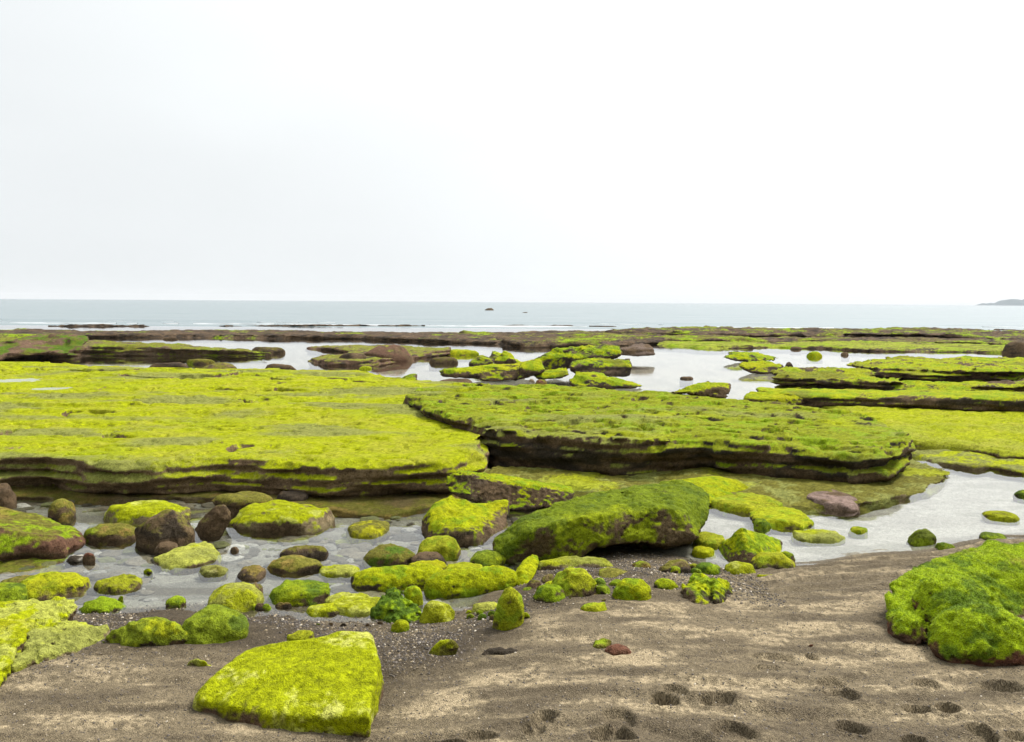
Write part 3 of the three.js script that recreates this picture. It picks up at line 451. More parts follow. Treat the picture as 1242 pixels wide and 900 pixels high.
slab('rock_ledge', 'rugged mossy ledge with bulging brown front, behind the long straight ledge', 'rock ledge', { ...ledgeLook, cover: -0.5 },
  [[938, 455, 0.44], [1000, 455, 0.46], [1060, 460, 0.45], [1130, 468, 0.38], [1242, 470, 0.36], [1460, 474, 0.36], [1460, 468, 0.36], [1242, 465, 0.37], [1100, 462, 0.4], [1066, 454, 0.45], [1050, 446, 0.5], [950, 447, 0.46]], { under: 0.1, strata: 0.14, rough: 0.05, wob: 0.12, da: 0.0018 });
slab('rock_ledge', 'rearmost of the mossy ledges, dark hollowed front below a bright green crest', 'rock ledge', { ...ledgeLook, cover: -0.45 },
  [[1035, 441, 0.5], [1060, 446, 0.5], [1100, 449, 0.48], [1150, 448, 0.5], [1242, 451, 0.48], [1420, 456, 0.48], [1460, 458, 0.48], [1460, 438, 0.5], [1242, 434, 0.5], [1110, 432, 0.52], [1060, 435, 0.5]], { under: 0.18, strata: 0.16, rough: 0.05, wob: 0.12, da: 0.0018, dw: 0.005 });
slab('rock_ledge', 'low brown ledge with a mossy back, running out into the still water', 'rock ledge', { ...ledgeLook, a: [0.18, 0.2, 0.02], b: K.olive, c: K.green, cover: -0.5, r: [0.15, 0.105, 0.07], s: [0.1, 0.075, 0.05] },
[[-300, 413, 0.5], [0, 413.5, 0.48], [60, 414, 0.46], [112, 417, 0.36], [200, 422, 0.25], [260, 426, 0.15], [335, 431, 0.04], [264, 423, 0.15], [200, 418, 0.26], [150, 413, 0.36], [110, 410, 0.42], [60, 408, 0.48], [-300, 406, 0.5]], { sc: 1.4, under: 0.05, strata: 0.13, rough: 0.05, da: 0.0016, dw: 0.006, dy: 0.025 });
slab('rock_ledge', 'low brown-green ledge in the water with a brown hump on it', 'rock ledge', { ...ledgeLook, a: [0.2, 0.22, 0.03], b: K.olive, cover: -0.5, r: [0.16, 0.1, 0.07] },
  [[374, 433, 0.12], [400, 438, 0.12], [440, 438, 0.13], [470, 434, 0.15], [500, 430, 0.14], [548, 426, 0.12], [545, 420, 0.12], [480, 418, 0.14], [395, 419, 0.1], [372, 421, 0.05], [430, 425, 0.1], [415, 430, 0.1]], { sc: 1.4, under: 0.03, strata: 0.1, rough: 0.04, da: 0.0016, dw: 0.006 });
slab('rock_shelf', 'bright green rim of the far reef along the far pool', 'rock shelf', { ...reefLook, a: [0.25, 0.28, 0.03], b: K.green, c: K.olive, cover: -0.2 },
  [[800, 416], [860, 420], [940, 419], [1000, 420], [1050, 423], [1242, 425], [1420, 428], [1460, 430], [1460, 414], [1200, 411], [1000, 409], [800, 410]].map(([x, y]) => [x, y, 0.1]), { sc: 2.5, under: 0.05, strata: 0.2, rough: 0.05, da: 0.0018, dw: 0.011, dy: 0.025, mat: M.far });
slab('reef_flat', 'dark brown middle strip of the far reef with green patches', 'reef', reefLook,
  [[596, 412], [640, 416], [720, 416], [800, 412], [900, 412], [1000, 412], [1242, 417], [1420, 420], [1460, 421], [1460, 406], [1242, 404], [900, 401], [700, 402], [560, 404]].map(([x, y]) => [x, y, 0.17]), { sc: 3, under: 0.1, strata: 0.3, rough: 0.08, steps: 0.06, da: 0.0018, dw: 0.011, dy: 0.03, mat: M.far });
slab('reef_flat', 'outermost crest of the far reef with lumpy dark rocks against the sea', 'reef', reefLook,
  [[735, 402], [820, 404], [1000, 405], [1242, 409], [1420, 412], [1460, 413], [1460, 402], [1242, 400], [1000, 398], [900, 397.5], [800, 398.5], [735, 400]].map(([x, y]) => [x, y, 0.3]), { sc: 3.5, under: 0.1, strata: 0.3, rough: 0.1, steps: 0.08, da: 0.0016, dw: 0.011, dy: 0.03, mat: M.far });
slab('reef_flat', 'thin straight brown reef bar between the sea and the still water', 'reef', { ...reefLook, cover: -0.85 },
  [[-300, 405], [0, 406], [200, 405.5], [350, 407], [430, 407], [520, 411], [600, 413], [680, 411], [680, 404.5], [500, 402.5], [300, 401], [0, 400.5], [-300, 400]].map(([x, y]) => [x, y, 0.15]), { sc: 3, under: 0.05, strata: 0.25, rough: 0.06, steps: 0.04, da: 0.0016, dw: 0.011, dy: 0.03, mat: M.far });
for (const [x0, x1, y, label] of [[55, 195, 394.6, 'thin dark rock bar just breaking the sea surface, shortest of the line'], [262, 560, 394.4, 'thin dark rock bar just breaking the sea surface, beyond the brown reef bar'], [575, 740, 394.8, 'thin dark rock bar just breaking the sea surface, beside the lumpy reef crest'], [930, 1300, 399.2, 'thin dark rock bar in the surf behind the lumpy reef crest']])
  slab('reef_bar', label, 'reef', { r: K.dark, s: K.brown, cover: -2, sc: 0.7 }, [[x0, y], [mix(x0, x1, 0.3), y + 0.5], [mix(x0, x1, 0.7), y + 0.2], [x1, y + 0.4], [mix(x0, x1, 0.6), y - 0.5], [mix(x0, x1, 0.2), y - 0.5]].map(([a, b]) => [a, b, 0.06]), { sc: 2, under: 0, strata: 0.3, rough: 0.06, steps: 0.03,  wob: 0.25, da: 0.0018, dw: 0.008, dy: 0.03, mat: M.far });

// ================================================================ BOULDERS
const B = 'boulder', T = 'stone';
// the great overhanging boulder in the middle
rock(B, 'large overhanging mossy boulder, dark hollow below its right half, between pool and sand', B, { a: [0.15, 0.2, 0.01], b: [0.09, 0.13, 0.012], c: [0.27, 0.32, 0.008], r: [0.14, 0.1, 0.055], s: K.brown, cover: 0.42, sc: 4, up: 0.5 }, {
  hulls: [[[602, 688, 5.4], [597, 656, 5.5], [598, 672, 5.42], [640, 687, 5.38], [688, 684, 5.36], [720, 667, 5.4], [780, 660, 5.42], [842, 655, 5.5], [606, 644, 5.55], [630, 626, 5.65], [680, 608, 5.8], [720, 598, 5.95], [755, 588, 6.15], [830, 584, 6.25], [850, 595, 6.15], [859, 606, 6.0], [857, 630, 5.75], [650, 640, 5.32], [740, 622, 5.45], [820, 615, 5.55], [640, 680, 6.0], [830, 660, 6.3], [720, 672, 6.2]].map((p) => deep(...p))],
  cuts: [[deep(772, 690, 5.32), 0.4, 0.15, 0.42]], k: 0.01, rough: 0.03, fine: 0.012, res: 0.012, join: 0.03, tufts: 16000, tuft: { len: 0.007 } });
rock(B, 'chunky lime green boulder with a knob, standing in the pool', B, { ...ST.lime(), cover: 0.0, sc: 4, up: 1.1, base: 0.12 }, {
  hulls: [[[504, 640, 5.95], [520, 668, 5.8], [560, 670, 5.75], [600, 664, 5.85], [622, 645, 6.1], [508, 618, 6.1], [530, 600, 6.4], [545, 597, 6.5], [580, 612, 6.5], [620, 636, 6.2], [520, 638, 5.86], [560, 640, 5.78], [600, 646, 5.9], [520, 650, 6.6], [600, 650, 6.6]].map((p) => deep(...p)), [[580, 625, 6.3], [577, 606, 6.5], [600, 600, 6.6], [616, 603, 6.6], [618, 622, 6.4], [600, 640, 6.3], [600, 640, 6.7]].map((p) => deep(...p))], k: 0.03, rough: 0.06, res: 0.012, chips: 4, tufts: 6000, tuft: { len: 0.006 } });
rock('rock_block', 'long plank-like block leaning at the foot of the platform, bright green upper edge', 'rock', { a: K.lime, b: K.green, c: K.green, r: K.brown, s: [0.09, 0.065, 0.045], cover: -0.6, up: 1.25, sc: 5 }, {
  hulls: [[[538, 578, 6.9], [560, 570, 7.05], [600, 573, 7.1], [694, 590, 7.1], [695, 598, 6.88], [560, 575, 6.82], [620, 583, 6.84], [690, 595, 6.9], [540, 590, 6.75], [560, 604, 6.7], [620, 618, 6.7], [690, 612, 6.8], [600, 600, 7.3], [690, 606, 7.3]].map((p) => deep(...p))], k: 0.007, rough: 0.014, fine: 0.012, strata: 0.014, res: 0.012 });
rock(B, 'low lime green mound behind the large overhanging boulder', B, 'limeFull', { hulls: [[[828, 590, 7.2], [850, 580, 7.5], [880, 574, 7.7], [905, 590, 7.5], [890, 603, 7.1], [840, 610, 6.9], [800, 600, 7.2], [790, 588, 7.5], [850, 600, 8]].map((p) => deep(...p))], rough: 0.05, res: 0.016 });
// boulder at the right edge with its two lobes
rock(B, 'big shaggy bright green boulder with rounded lobes and red-brown foot, half buried in sand', B, { a: [0.28, 0.38, 0.008], b: [0.12, 0.19, 0.012], c: [0.24, 0.2, 0.035], r: K.red, s: [0.1, 0.06, 0.04], cover: 0.62, sc: 4, up: 0.75, base: 0.045 }, {
  hulls: [[[1076, 738, 4.05], [1082, 770, 3.9], [1084, 704, 4.25], [1110, 688, 4.42], [1160, 668, 4.55], [1215, 650, 4.75], [1290, 643, 4.9], [1380, 660, 4.9], [1400, 720, 4.6], [1330, 722, 4.25], [1228, 724, 4.2], [1215, 775, 4.05], [1100, 790, 3.86], [1120, 712, 4.15], [1200, 690, 4.25], [1150, 760, 5.0], [1350, 740, 5.2]].map((p) => deep(...p))],
  lumps: [[deep(1165, 745, 3.92), 0.21, 0.2, 0.2, 0.25], [deep(1190, 782, 3.66), 0.2, 0.19, 0.17, 0], [deep(1100, 768, 3.9), 0.1, 0.12, 0.13, 0.3]],
  cuts: [[deep(1128, 735, 3.62), 0.085, 0.05, 0.12]], k: 0.014, join: 0.05, rough: 0.04, fine: 0.012, res: 0.0098, tufts: 80000, tuft: { len: 0.0095, lie: 2.2 } });
// tilted block in the foreground sand
rock('rock_block', 'flat tilted lime green block lying in the foreground sand, brown at its lower edge', 'rock', { a: K.lime, b: [0.42, 0.43, 0.09], c: K.green, r: [0.19, 0.12, 0.08], s: K.brown, cover: 0.85, sc: 2.6, up: 0.6, base: 0.012 }, {
  hulls: [(() => { const foot = [[227, 852, 0.135], [330, 880, 0.135], [440, 889, 0.135], [464, 824, 0.135]].map((p) => at(...p)); return [...foot, ...foot.map((p) => p.clone().setY(0.02)), ...[[230, 845, 0.17], [298, 788, 0.23], [345, 776, 0.245], [448, 763, 0.265], [459, 796, 0.255], [446, 868, 0.2], [330, 866, 0.175]].map((p) => at(...p)), deep(300, 800, 3.85), deep(450, 790, 3.95)]; })()], cuts: [[at(333, 836, 0.2), 0.03, 0.012, 0.012]], join: 0.02, k: 0.008, rough: 0.03, fine: 0.005, res: 0.0085, tufts: 22000, tuft: { len: 0.005 } });
rock(B, 'angular boulder with a dark split face and green back beside the right pool', B, { a: K.green, b: K.lime, c: K.olive, r: K.brown, s: [0.09, 0.065, 0.045], cover: -0.05, up: 1.0 }, {
  hulls: [[[870, 664, 5.7], [879, 692, 5.42], [899, 640, 5.55], [909, 690, 5.32], [905, 664, 5.4], [925, 650, 5.62], [949, 656, 5.78], [948, 686, 5.45], [930, 672, 5.42], [890, 655, 6.1], [942, 662, 6.15]].map((p) => deep(...p))], k: 0.006, rough: 0.025, res: 0.01 });
rock(B, 'deeply fissured olive green boulder sitting alone on the sand below the angular boulder', B, { a: K.green, b: K.lime, c: K.olive, r: K.dark, s: K.brown, cover: 0.4, up: 0.7, base: 0.03 }, {
  hulls: [[[825, 705, 4.55], [827, 744, 4.36], [850, 752, 4.28], [860, 700, 4.6], [845, 697, 4.65], [868, 750, 4.3], [846, 722, 4.34], [850, 735, 4.8]].map((p) => deep(...p)), [[863, 703, 4.58], [880, 701, 4.66], [891, 716, 4.6], [887, 738, 4.42], [866, 752, 4.3], [868, 725, 4.34], [875, 735, 4.8]].map((p) => deep(...p))], k: 0.008, join: 0.006, rough: 0.06, fine: 0.012, res: 0.008 });
rock('stone', 'long sausage-shaped lime stone, nearer the left pool of the two', 'stone', { ...ST.lime(), base: 0 }, { lumps: [[deep(452, 708, 4.93), 0.14, 0.085, 0.11, -0.2], [deep(486, 705, 4.97), 0.16, 0.08, 0.1, -0.2], [deep(518, 699, 5.03), 0.12, 0.065, 0.085, -0.2]], join: 0.09, rough: 0.03, res: 0.009, tufts: 5000, tuft: { len: 0.006 } });
rock('stone', 'long sausage-shaped lime stone resting beside the upright egg-shaped one', 'stone', { ...ST.limeFull(), cover: 0.35 }, { lumps: [[deep(540, 714, 4.82), 0.13, 0.095, 0.1, -0.15], [deep(574, 711, 4.85), 0.17, 0.1, 0.1, -0.15], [deep(608, 706, 4.9), 0.12, 0.085, 0.09, -0.15]], join: 0.09, rough: 0.03, res: 0.009, tufts: 6000, tuft: { len: 0.006 } });
rock('stone', 'jagged dark green pyramid of rock in the grit', 'stone', { a: K.deep, b: K.green, c: K.deep, cover: 0.6 }, { hulls: [[[449, 752, 4.36], [453, 732, 4.44], [462, 724, 4.5], [478, 711, 4.55], [490, 724, 4.5], [509, 740, 4.42], [500, 758, 4.3], [470, 760, 4.28], [478, 735, 4.33], [480, 745, 4.7]].map((p) => deep(...p))], k: 0.006, rough: 0.06, fine: 0.016, res: 0.008 });
rock('stone', 'finger-shaped lime stone leaning against the large overhanging boulder', 'stone', 'limeFull', { hulls: [[[626, 708, 4.85], [640, 714, 4.8], [624, 695, 4.95], [640, 673, 5.15], [652, 671, 5.2], [655, 680, 5.1], [648, 700, 4.9], [632, 690, 4.9], [640, 700, 5.2], [650, 685, 5.3]].map((p) => deep(...p))], k: 0.008, rough: 0.04, res: 0.008 });
// left edge
rock(B, 'large red-brown boulder streaked with olive growth at the edge of the pool', B, { a: K.olive, b: K.green, c: K.ochre, r: [0.14, 0.075, 0.05], s: K.brown, cover: -0.25, sc: 4 }, {
  hulls: [[[-120, 600, 6.2], [0, 615, 6.0], [40, 622, 6.0], [78, 638, 5.85], [106, 653, 5.75], [100, 668, 5.6], [60, 678, 5.4], [0, 676, 5.35], [-120, 676, 5.3], [-20, 640, 5.5], [60, 655, 5.45], [0, 650, 6.4], [90, 660, 6.1]].map((p) => deep(...p))], k: 0.02, rough: 0.05, strata: 0.015, res: 0.012 });
rock(B, 'low flat brown boulder below the red-brown boulder at the pool', B, { ...ST.olive(), cover: -0.1, r: [0.14, 0.09, 0.06] }, { hulls: [[[-80, 680, 5.4], [0, 677, 5.4], [60, 676, 5.5], [112, 673, 5.5], [95, 690, 5.25], [60, 708, 5.05], [0, 710, 5.0], [-80, 712, 5.0], [40, 690, 5.6]].map((p) => deep(...p))], rough: 0.05, res: 0.012 });
const flatRock = (label, look, top, foot, more = {}) => rock('rock_block', label, 'rock', look, { hulls: [[...top.map((p) => at(...p)), ...top.map(([x, y, h]) => at(x, y, h).setY(-0.03))]], k: 0.01, rough: 0.045, fine: 0.012, strata: 0.012, res: 0.009, ...more });
flatRock('pale lime flat rock, broader of two split by a crack on the beach', { ...ST.pale(), cover: 0.3 }, [[48, 752, 0.11], [100, 752, 0.1], [132, 759, 0.08], [118, 773, 0.085], [62, 794, 0.09], [14, 812, 0.1], [26, 780, 0.12]]);
flatRock('pale lime flat rock, narrower of two split by a crack on the beach', { ...ST.limeFull(), b: K.pale, cover: 0.4 }, [[-70, 752, 0.15], [42, 752, 0.13], [20, 780, 0.13], [2, 806, 0.14], [-14, 832, 0.14], [-70, 850, 0.14]], [], { tufts: 5000, tuft: { len: 0.006 } });
flatRock('thin pale lime slab lying on the split rocks at the pool edge', { ...ST.pale(), cover: 0.3 }, [[-60, 742, 0.14], [0, 732, 0.13], [35, 725, 0.13], [86, 726, 0.12], [91, 735, 0.1], [80, 749, 0.08], [30, 752, 0.12], [-60, 760, 0.14]]);

const G1 = 'flat stones lying in the left pool', G2 = 'small stones in the rock jumble by the sand', G3 = 'stones awash in the right pool';
const list = [
  // left pool
  ['stone', 'lime green rounded stone below the low flat brown boulder', 'lime', 66, 727, 90, 32, {}],
  ['stone', 'dark green rounded stone beside the thin pale slab', 'mossy', 8, 736, 54, 30, {}],
  ['rough_rock', 'low rough mossy ridge of rock joining the pyramid-shaped lump', { a: K.green, b: K.lime, c: K.olive, r: K.brown, s: K.dark, cover: 0.5 }, 180, 786, 120, 35, { dr: 0.35, flat: 0.7, rough: 0.1, jit: 0.2, level: 0.06 }],
  ['rough_rock', 'pyramid-shaped dark green mossy lump on the grit', { a: K.green, b: K.deep, c: K.lime, cover: 0.7 }, 259, 784, 84, 51, { flat: 0.15, n: 7, level: 0.06, rough: 0.07, tufts: 6000, tuft: { len: 0.006 } }],
  ['rough_rock', 'small lime rock peeping out behind the foreground block', 'limeFull', 366, 778, 34, 14, { level: 0.1 }],
  ['rough_rock', 'thin pale green stone flush with the sand', 'pale', 246, 808, 42, 8, { flat: 0.9, dr: 0.4, level: 0.09 }],
  ['stone', 'dark olive round stone standing in the left pool before the platform', 'olive', 75, 630, 33, 25, { flat: 0.4, n: 7 }],
  ['stone', 'brown rough stone at the platform foot, far end of the left pool', 'bare', 4, 612, 28, 27, {}],
  ['stone', 'flat grey stone topped with lime, behind the brown pyramid block', 'limetan', 180, 633, 102, 24, { flat: 0.7, dr: 0.7 }],
  ['stone', 'brown pyramid-shaped block in the left pool', 'brown', 202, 662, 70, 45, { flat: 0.05, n: 5, dr: 0.8, k: 0.006, jit: 0.2 }],
  ['stone', 'small grey stone at the foot of the brown pyramid block', 'bare', 201, 668, 28, 11, { flat: 0.5 }],
  ['stone', 'flat olive stone left alone beside the brown pyramid block', 'olive', 136, 657, 66, 22, { flat: 0.6, dr: 0.7 }],
  ['stone', 'tilted brown-olive stone leaning against the layered slab', 'brown', 256, 646, 42, 36, { flat: 0.2, lean: 0.5, n: 5, dr: 0.7, k: 0.006 }],
  ['stone', 'layered olive slab under the platform front', 'olive', 297, 621, 80, 23, { flat: 0.85, dr: 0.6, strata: 0.02, level: 0.02 }],
  ['stone', 'small brown stone between the layered slab and the platform', 'bare', 355, 608, 40, 14, {}],
  ['stone', 'widest flat stone of the left pool, bright lime on a tan base', 'limetan', 344, 645, 140, 36, { flat: 0.8, dr: 0.75 }],
  ['stone', 'flat lime-yellow stone in the middle of the left pool', 'pale', 232, 687, 77, 24, { flat: 0.7 }],
  ['stone', 'small knobbly grey-olive stone in the left pool', { ...ST.pale(), a: K.olive, b: K.tan }, 259, 698, 34, 13, { group: G1 }],
  ['stone', 'small knobbly brown stone in the left pool', 'brown', 305, 702, 37, 16, { group: G1 }],
  ['stone', 'brown flat stone, hinder of a touching pair in the left pool', 'brown', 367, 677, 62, 16, { flat: 0.5 }],
  ['stone', 'dark olive flat stone, front one of a touching pair in the left pool', 'olive', 357, 694, 68, 20, { flat: 0.4 }],
  ['stone', 'pale yellowish stone lying just at the water surface', 'pale', 411, 698, 54, 12, { flat: 0.9, dr: 0.6 }],
  ['stone', 'yellow-green oval stone between pool and pale slab', { ...ST.lime(), b: K.olive }, 144, 718, 57, 21, { flat: 0.5 }],
  ['stone', 'dark mossy stone with bare shaded foot at the pool edge', 'mossy', 124, 744, 56, 20, { flat: 0.5 }],
  ['stone', 'small round mossy stone at the shallow end of the left pool', 'mossy', 214, 737, 25, 15, {}],
  ['stone', 'smooth pale yellow dome-shaped stone at the pool edge', { ...ST.pale(), cover: 1.2, up: 0.4 }, 287, 741, 64, 35, { flat: 0.35, n: 14, fine: 0.004, rough: 0.03 }],
  ['stone', 'small brown stone behind the smooth pale dome', 'brown', 309, 722, 22, 15, {}],
  ['stone', 'dark green mossy mound between the dome and the pale flats', 'mossy', 364, 733, 86, 31, { flat: 0.4, tufts: 3000, tuft: { len: 0.006 } }],
  ['stone', 'square pale lime stone in front of the dark green mound', { ...ST.limeFull(), b: K.pale }, 393, 747, 46, 14, { flat: 0.9, n: 6 }],
  ['stone', 'pale lime wedge beside the dark green mound', { ...ST.limeFull(), b: K.pale }, 418, 738, 46, 18, { flat: 0.8, n: 6 }],
  ['stone', 'black and white speckled stone at the tip of the red-brown boulder', 'white', 94, 682, 30, 10, { level: 0.0, dr: 1.4, flat: 0.3, n: 6, rough: 0.1 }],
  ['stone', 'red-brown chip next to the speckled stone', { r: K.red, s: K.brown, cover: -2 }, 108, 676, 14, 6, { level: 0.03 }],
  ['pebble', 'tiny mossy pebble between the oval stone and the flat lime-yellow stone', 'mossy', 180, 695, 10, 6, { group: 'tiny pebbles in the left pool' }],
  ['pebble', 'tiny mossy pebble beside the dark mossy stone with bare foot', 'mossy', 147, 728, 9, 6, { group: 'tiny pebbles in the left pool' }],
  ['pebble', 'tiny brown pebble just breaking the water of the left pool', 'bare', 285, 669, 12, 6, { flat: 0.5 }],
  // middle
  ['stone', 'tan-olive stone alone in the pool beside the chunky lime boulder', { ...ST.pale(), a: K.olive, b: K.yellow, r: K.tan }, 445, 652, 57, 20, { flat: 0.6 }],
  ['stone', 'bright green tilted stone below the chunky lime boulder', 'limeFull', 533, 677, 56, 26, { flat: 0.5, n: 7, lean: 0.2 }],
  ['stone', 'bare grey stone wedged under the bright green tilted stone', 'bare', 520, 686, 42, 17, {}],
  ['stone', 'dark olive stone mirrored in the pool beside the bare grey stone', { ...ST.olive(), b: K.deep }, 473, 685, 66, 24, { flat: 0.4 }],
  
  
  ['stone', 'flat lime stone behind the two sausage-shaped stones', 'limeFull', 566, 698, 52, 15, { flat: 0.7, level: 0.02 }],
  ['stone', 'narrow lime stone lying behind the left sausage-shaped stone', 'limeFull', 516, 692, 52, 12, { flat: 0.7, level: 0.02 }],
  ['stone', 'egg-shaped lime stone standing upright at the edge of the sand', 'limeFull', 616, 763, 36, 50, { flat: 0.3, dr: 0.8, n: 12, fine: 0.006, rough: 0.03, lean: 0.05, tufts: 3000, tuft: { len: 0.006 } }],
  
  ['stone', 'pale lime flat rock beside the jagged dark pyramid', { ...ST.limeFull(), b: K.pale }, 431, 746, 64, 24, { flat: 0.6 }],
  ['stone', 'rounded lime stone between the jagged pyramid and the upright egg', { ...ST.limeFull(), b: K.pale }, 530, 757, 45, 29, { flat: 0.3, n: 8 }],
  ['stone', 'little lime stone in the grit below the jagged pyramid', 'limeFull', 486, 768, 23, 16, {}],
  ['stone', 'small green stone squeezed between the sausage-shaped stones', 'limeFull', 502, 727, 24, 18, { level: 0.03 }],
  ['stone', 'dark round green stone under the big overhang', 'mossy', 667, 733, 40, 25, { flat: 0.4 }],
  ['stone', 'broad sloping green stone half in the shade of the overhang', 'lime', 696, 726, 62, 39, { flat: 0.2, dr: 1 }],
  ['stone', 'lime wedge-shaped stone on the sand at the mouth of the overhang', { a: K.lime, b: K.green, cover: 0.5 }, 768, 731, 50, 31, { flat: 0.2, n: 7 }],
  ['stone', 'small flat green stone set in grit by the lime wedge', 'limeFull', 722, 743, 34, 12, { flat: 0.8 }],
  ['stone', 'orange-brown stone in the hollow under the overhang', 'orange', 778, 689, 24, 9, { level: 0.04 }],
  ['stone', 'small rounded green stone by the foot of the leaning finger-shaped stone', 'mossy', 640, 725, 18, 14, { group: G2, level: 0.02 }], ['stone', 'small rounded green stone between the broad sloping stone and the lime wedge', 'mossy', 729, 727, 26, 15, { group: G2, level: 0.04 }], ['stone', 'small flat green stone in grit below the broad sloping stone', 'mossy', 690, 745, 22, 9, { group: G2, level: 0.03 }], ['stone', 'small dark stone squeezed behind the upright egg-shaped stone', 'dark', 648, 714, 16, 12, { group: G2, level: 0.02 }],
  ['stone', 'green flat stone touching the dark split face of the angular boulder', 'limeFull', 860, 664, 42, 18, { flat: 0.6 }], ['stone', 'low bright green stone in front of the right end of the overhang', 'limeFull', 853, 674, 30, 12, { flat: 0.6 }],
  ['stone', 'dark green stone just above the fissured boulder', 'dark', 858, 698, 30, 17, { level: 0.03 }], ['stone', 'brown stone under the right end of the overhang', 'brown', 822, 700, 40, 22, { level: 0.02 }],
  ['stone', 'yellow-green rounded stone at the sand below the angular boulder', { ...ST.limeFull(), b: K.pale }, 897, 699, 40, 18, { flat: 0.5 }], ['stone', 'bright green rounded stone leaning on the angular boulder', 'lime', 937, 693, 54, 24, { flat: 0.5 }],
  ['stone', 'flat mossy slab almost flush with the sand at the shore', { ...ST.pale(), cover: 0.2 }, 940, 703, 60, 7, { flat: 0.9, dr: 0.4 }],
  ['stone', 'green stone squeezed behind the bright green rounded stone', 'mossy', 952, 684, 24, 16, {}],
  ['stone', 'brown rock slab at the back of the overhang', 'limetan', 700, 692, 110, 16, { flat: 0.7, dr: 0.5, level: 0.03 }], ['stone', 'olive stone at the inner end of the hollow, behind the broad sloping stone', 'olive', 742, 706, 44, 18, { level: 0.03 }],
  ['stone', 'long olive stone lying beside the broad sloping stone', 'olive', 712, 735, 60, 18, { flat: 0.5, dr: 0.5, level: 0.04 }], ['stone', 'flat yellow-green stone in grit between the upright egg and the overhang', 'pale', 590, 742, 40, 12, { flat: 0.7 }], ['stone', 'brown-green stone wedged between the sausage-shaped stone and the upright egg', 'olive', 645, 742, 34, 16, { level: 0.03 }],
  ['stone', 'mossy stone filling the gap below the chunky lime boulder', 'mossy', 592, 684, 46, 18, { flat: 0.5 }], ['stone', 'lime stone beside the square pale lime stone at the shore', 'limeFull', 455, 742, 44, 16, { flat: 0.6 }],
  ['stone', 'rounded dark green stone between the lime wedge and the fissured boulder', 'mossy', 806, 716, 30, 16, {}], ['stone', 'flat olive stone between the low flat brown boulder and the lime green rounded stone', 'olive', 30, 712, 60, 14, { flat: 0.6 }],
  // right pool
  ['stone', 'broad flat lime stone right behind the large overhanging boulder', 'lime', 907, 624, 92, 24, { flat: 0.7 }], ['stone', 'flat mossy stone with dark edge next to a little knob', 'lime', 946, 641, 78, 25, { flat: 0.8, n: 7 }],
  ['stone', 'little green knob leaning on the flat mossy stone', 'mossy', 923, 641, 22, 13, { flat: 0.2, n: 6 }], ['stone', 'thin pale green flat stone awash in the right pool', 'pale', 989, 657, 66, 14, { flat: 0.95 }],
  ['stone', 'pinkish grey flat bare stone on the wet shelf', 'pink', 1010, 617, 60, 20, { flat: 0.85, n: 6, dr: 1.5, level: 0.02 }], ['stone', 'small green tuft-like stone just above the water', 'limeFull', 1041, 646, 22, 8, { group: G3 }],
  ['stone', 'dark green pointed stone alone in the right pool', 'dark', 1118, 662, 33, 22, { flat: 0.3, n: 6 }], ['stone', 'flat yellow-green stone alone in the open right pool', { ...ST.limeFull(), b: K.olive }, 1214, 632, 38, 12, { flat: 0.6 }],
  ['stone', 'dark green stone behind the shaggy boulder', 'dark', 1206, 657, 34, 12, {}], ['stone', 'small olive stone at the shore behind the shaggy boulder', 'mossy', 1147, 671, 24, 13, {}], ['stone', 'dark square stone at the far side of the right pool', 'dark', 1242, 603, 24, 9, {}],
  // on the sand
  ['stone', 'half-buried brown stone with a green cap on the open sand', { a: K.olive, b: K.green, c: K.ochre, r: K.red, s: K.brown, cover: 0.1 }, 729, 788, 26, 15, { }], ['stone', 'half-buried flat red-brown stone on the open sand', { r: K.red, s: [0.11, 0.07, 0.05], cover: -2 }, 750, 796, 34, 15, { flat: 0.4 }],
  ['stone', 'small tilted olive stone with yellow tip on the sand', { a: K.olive, b: K.lime, c: K.yellow, cover: 0.5 }, 534, 797, 36, 25, { flat: 0.2, lean: 0.5, n: 6, dr: 0.5 }], ['stone', 'dark flat wet stone nearly covered by sand', { r: K.black, s: K.dark, cover: -2 }, 608, 798, 56, 13, { flat: 0.6 }],
  ['pebble', 'small red-brown pebble near the footprints', { r: K.red, s: K.dark, cover: -2 }, 985, 786, 14, 6, {}],
  // middle distance
  ['rock_block', 'low dark brown hump of rock behind the back edge of the platform', 'bare', 552, 471, 56, 12, { flat: 0.3 }],
  
  
  
  ['rock_block', 'small lime-topped flat rock between ledge and pile', 'lime', 556, 431, 50, 7, { flat: 0.8, dr: 0.5 }], ['rock_block', 'low dark flat rock in the water before the ledge', 'brown', 538, 441, 42, 8, { flat: 0.5, dr: 0.5 }], 
  ['stone', 'small whitish stone on the wet rock before the pile', { r: [0.5, 0.46, 0.4], s: K.tan, cover: -2 }, 645, 465, 8, 6, {}], ['stone', 'reddish stone beside the whitish one before the pile', 'orange', 656, 466, 16, 6, {}],
  
  
  ['rock_block', 'grey rounded rock at the end of the two in the far pool', 'bare', 957, 449, 12, 10, {}],
  ['stone', 'lime pointed stone alone in the far pool', 'limeFull', 988, 433, 18, 7, {}], ['stone', 'small dark stone breaking the still far pool', 'bare', 832, 460, 16, 4, { flat: 0.5 }], ['stone', 'small dark stone before the far reef rim', 'bare', 1025, 431, 10, 4, {}], ['stone', 'small brown stone by the green rim of the far reef', 'bare', 965, 424, 14, 4, {}],
  ['rock_block', 'dark long rock lying behind the platform, lone in the water', 'bare', 204, 447, 54, 7, { flat: 0.8, dr: 0.5 }], ['rock_block', 'small olive rock behind the dark long rock', 'olive', 244, 442, 36, 7, { flat: 0.8, dr: 0.5 }], ['rock_block', 'brown humped rock behind the platform edge', 'brown', 266, 451, 42, 11, { n: 6, flat: 0.2 }],
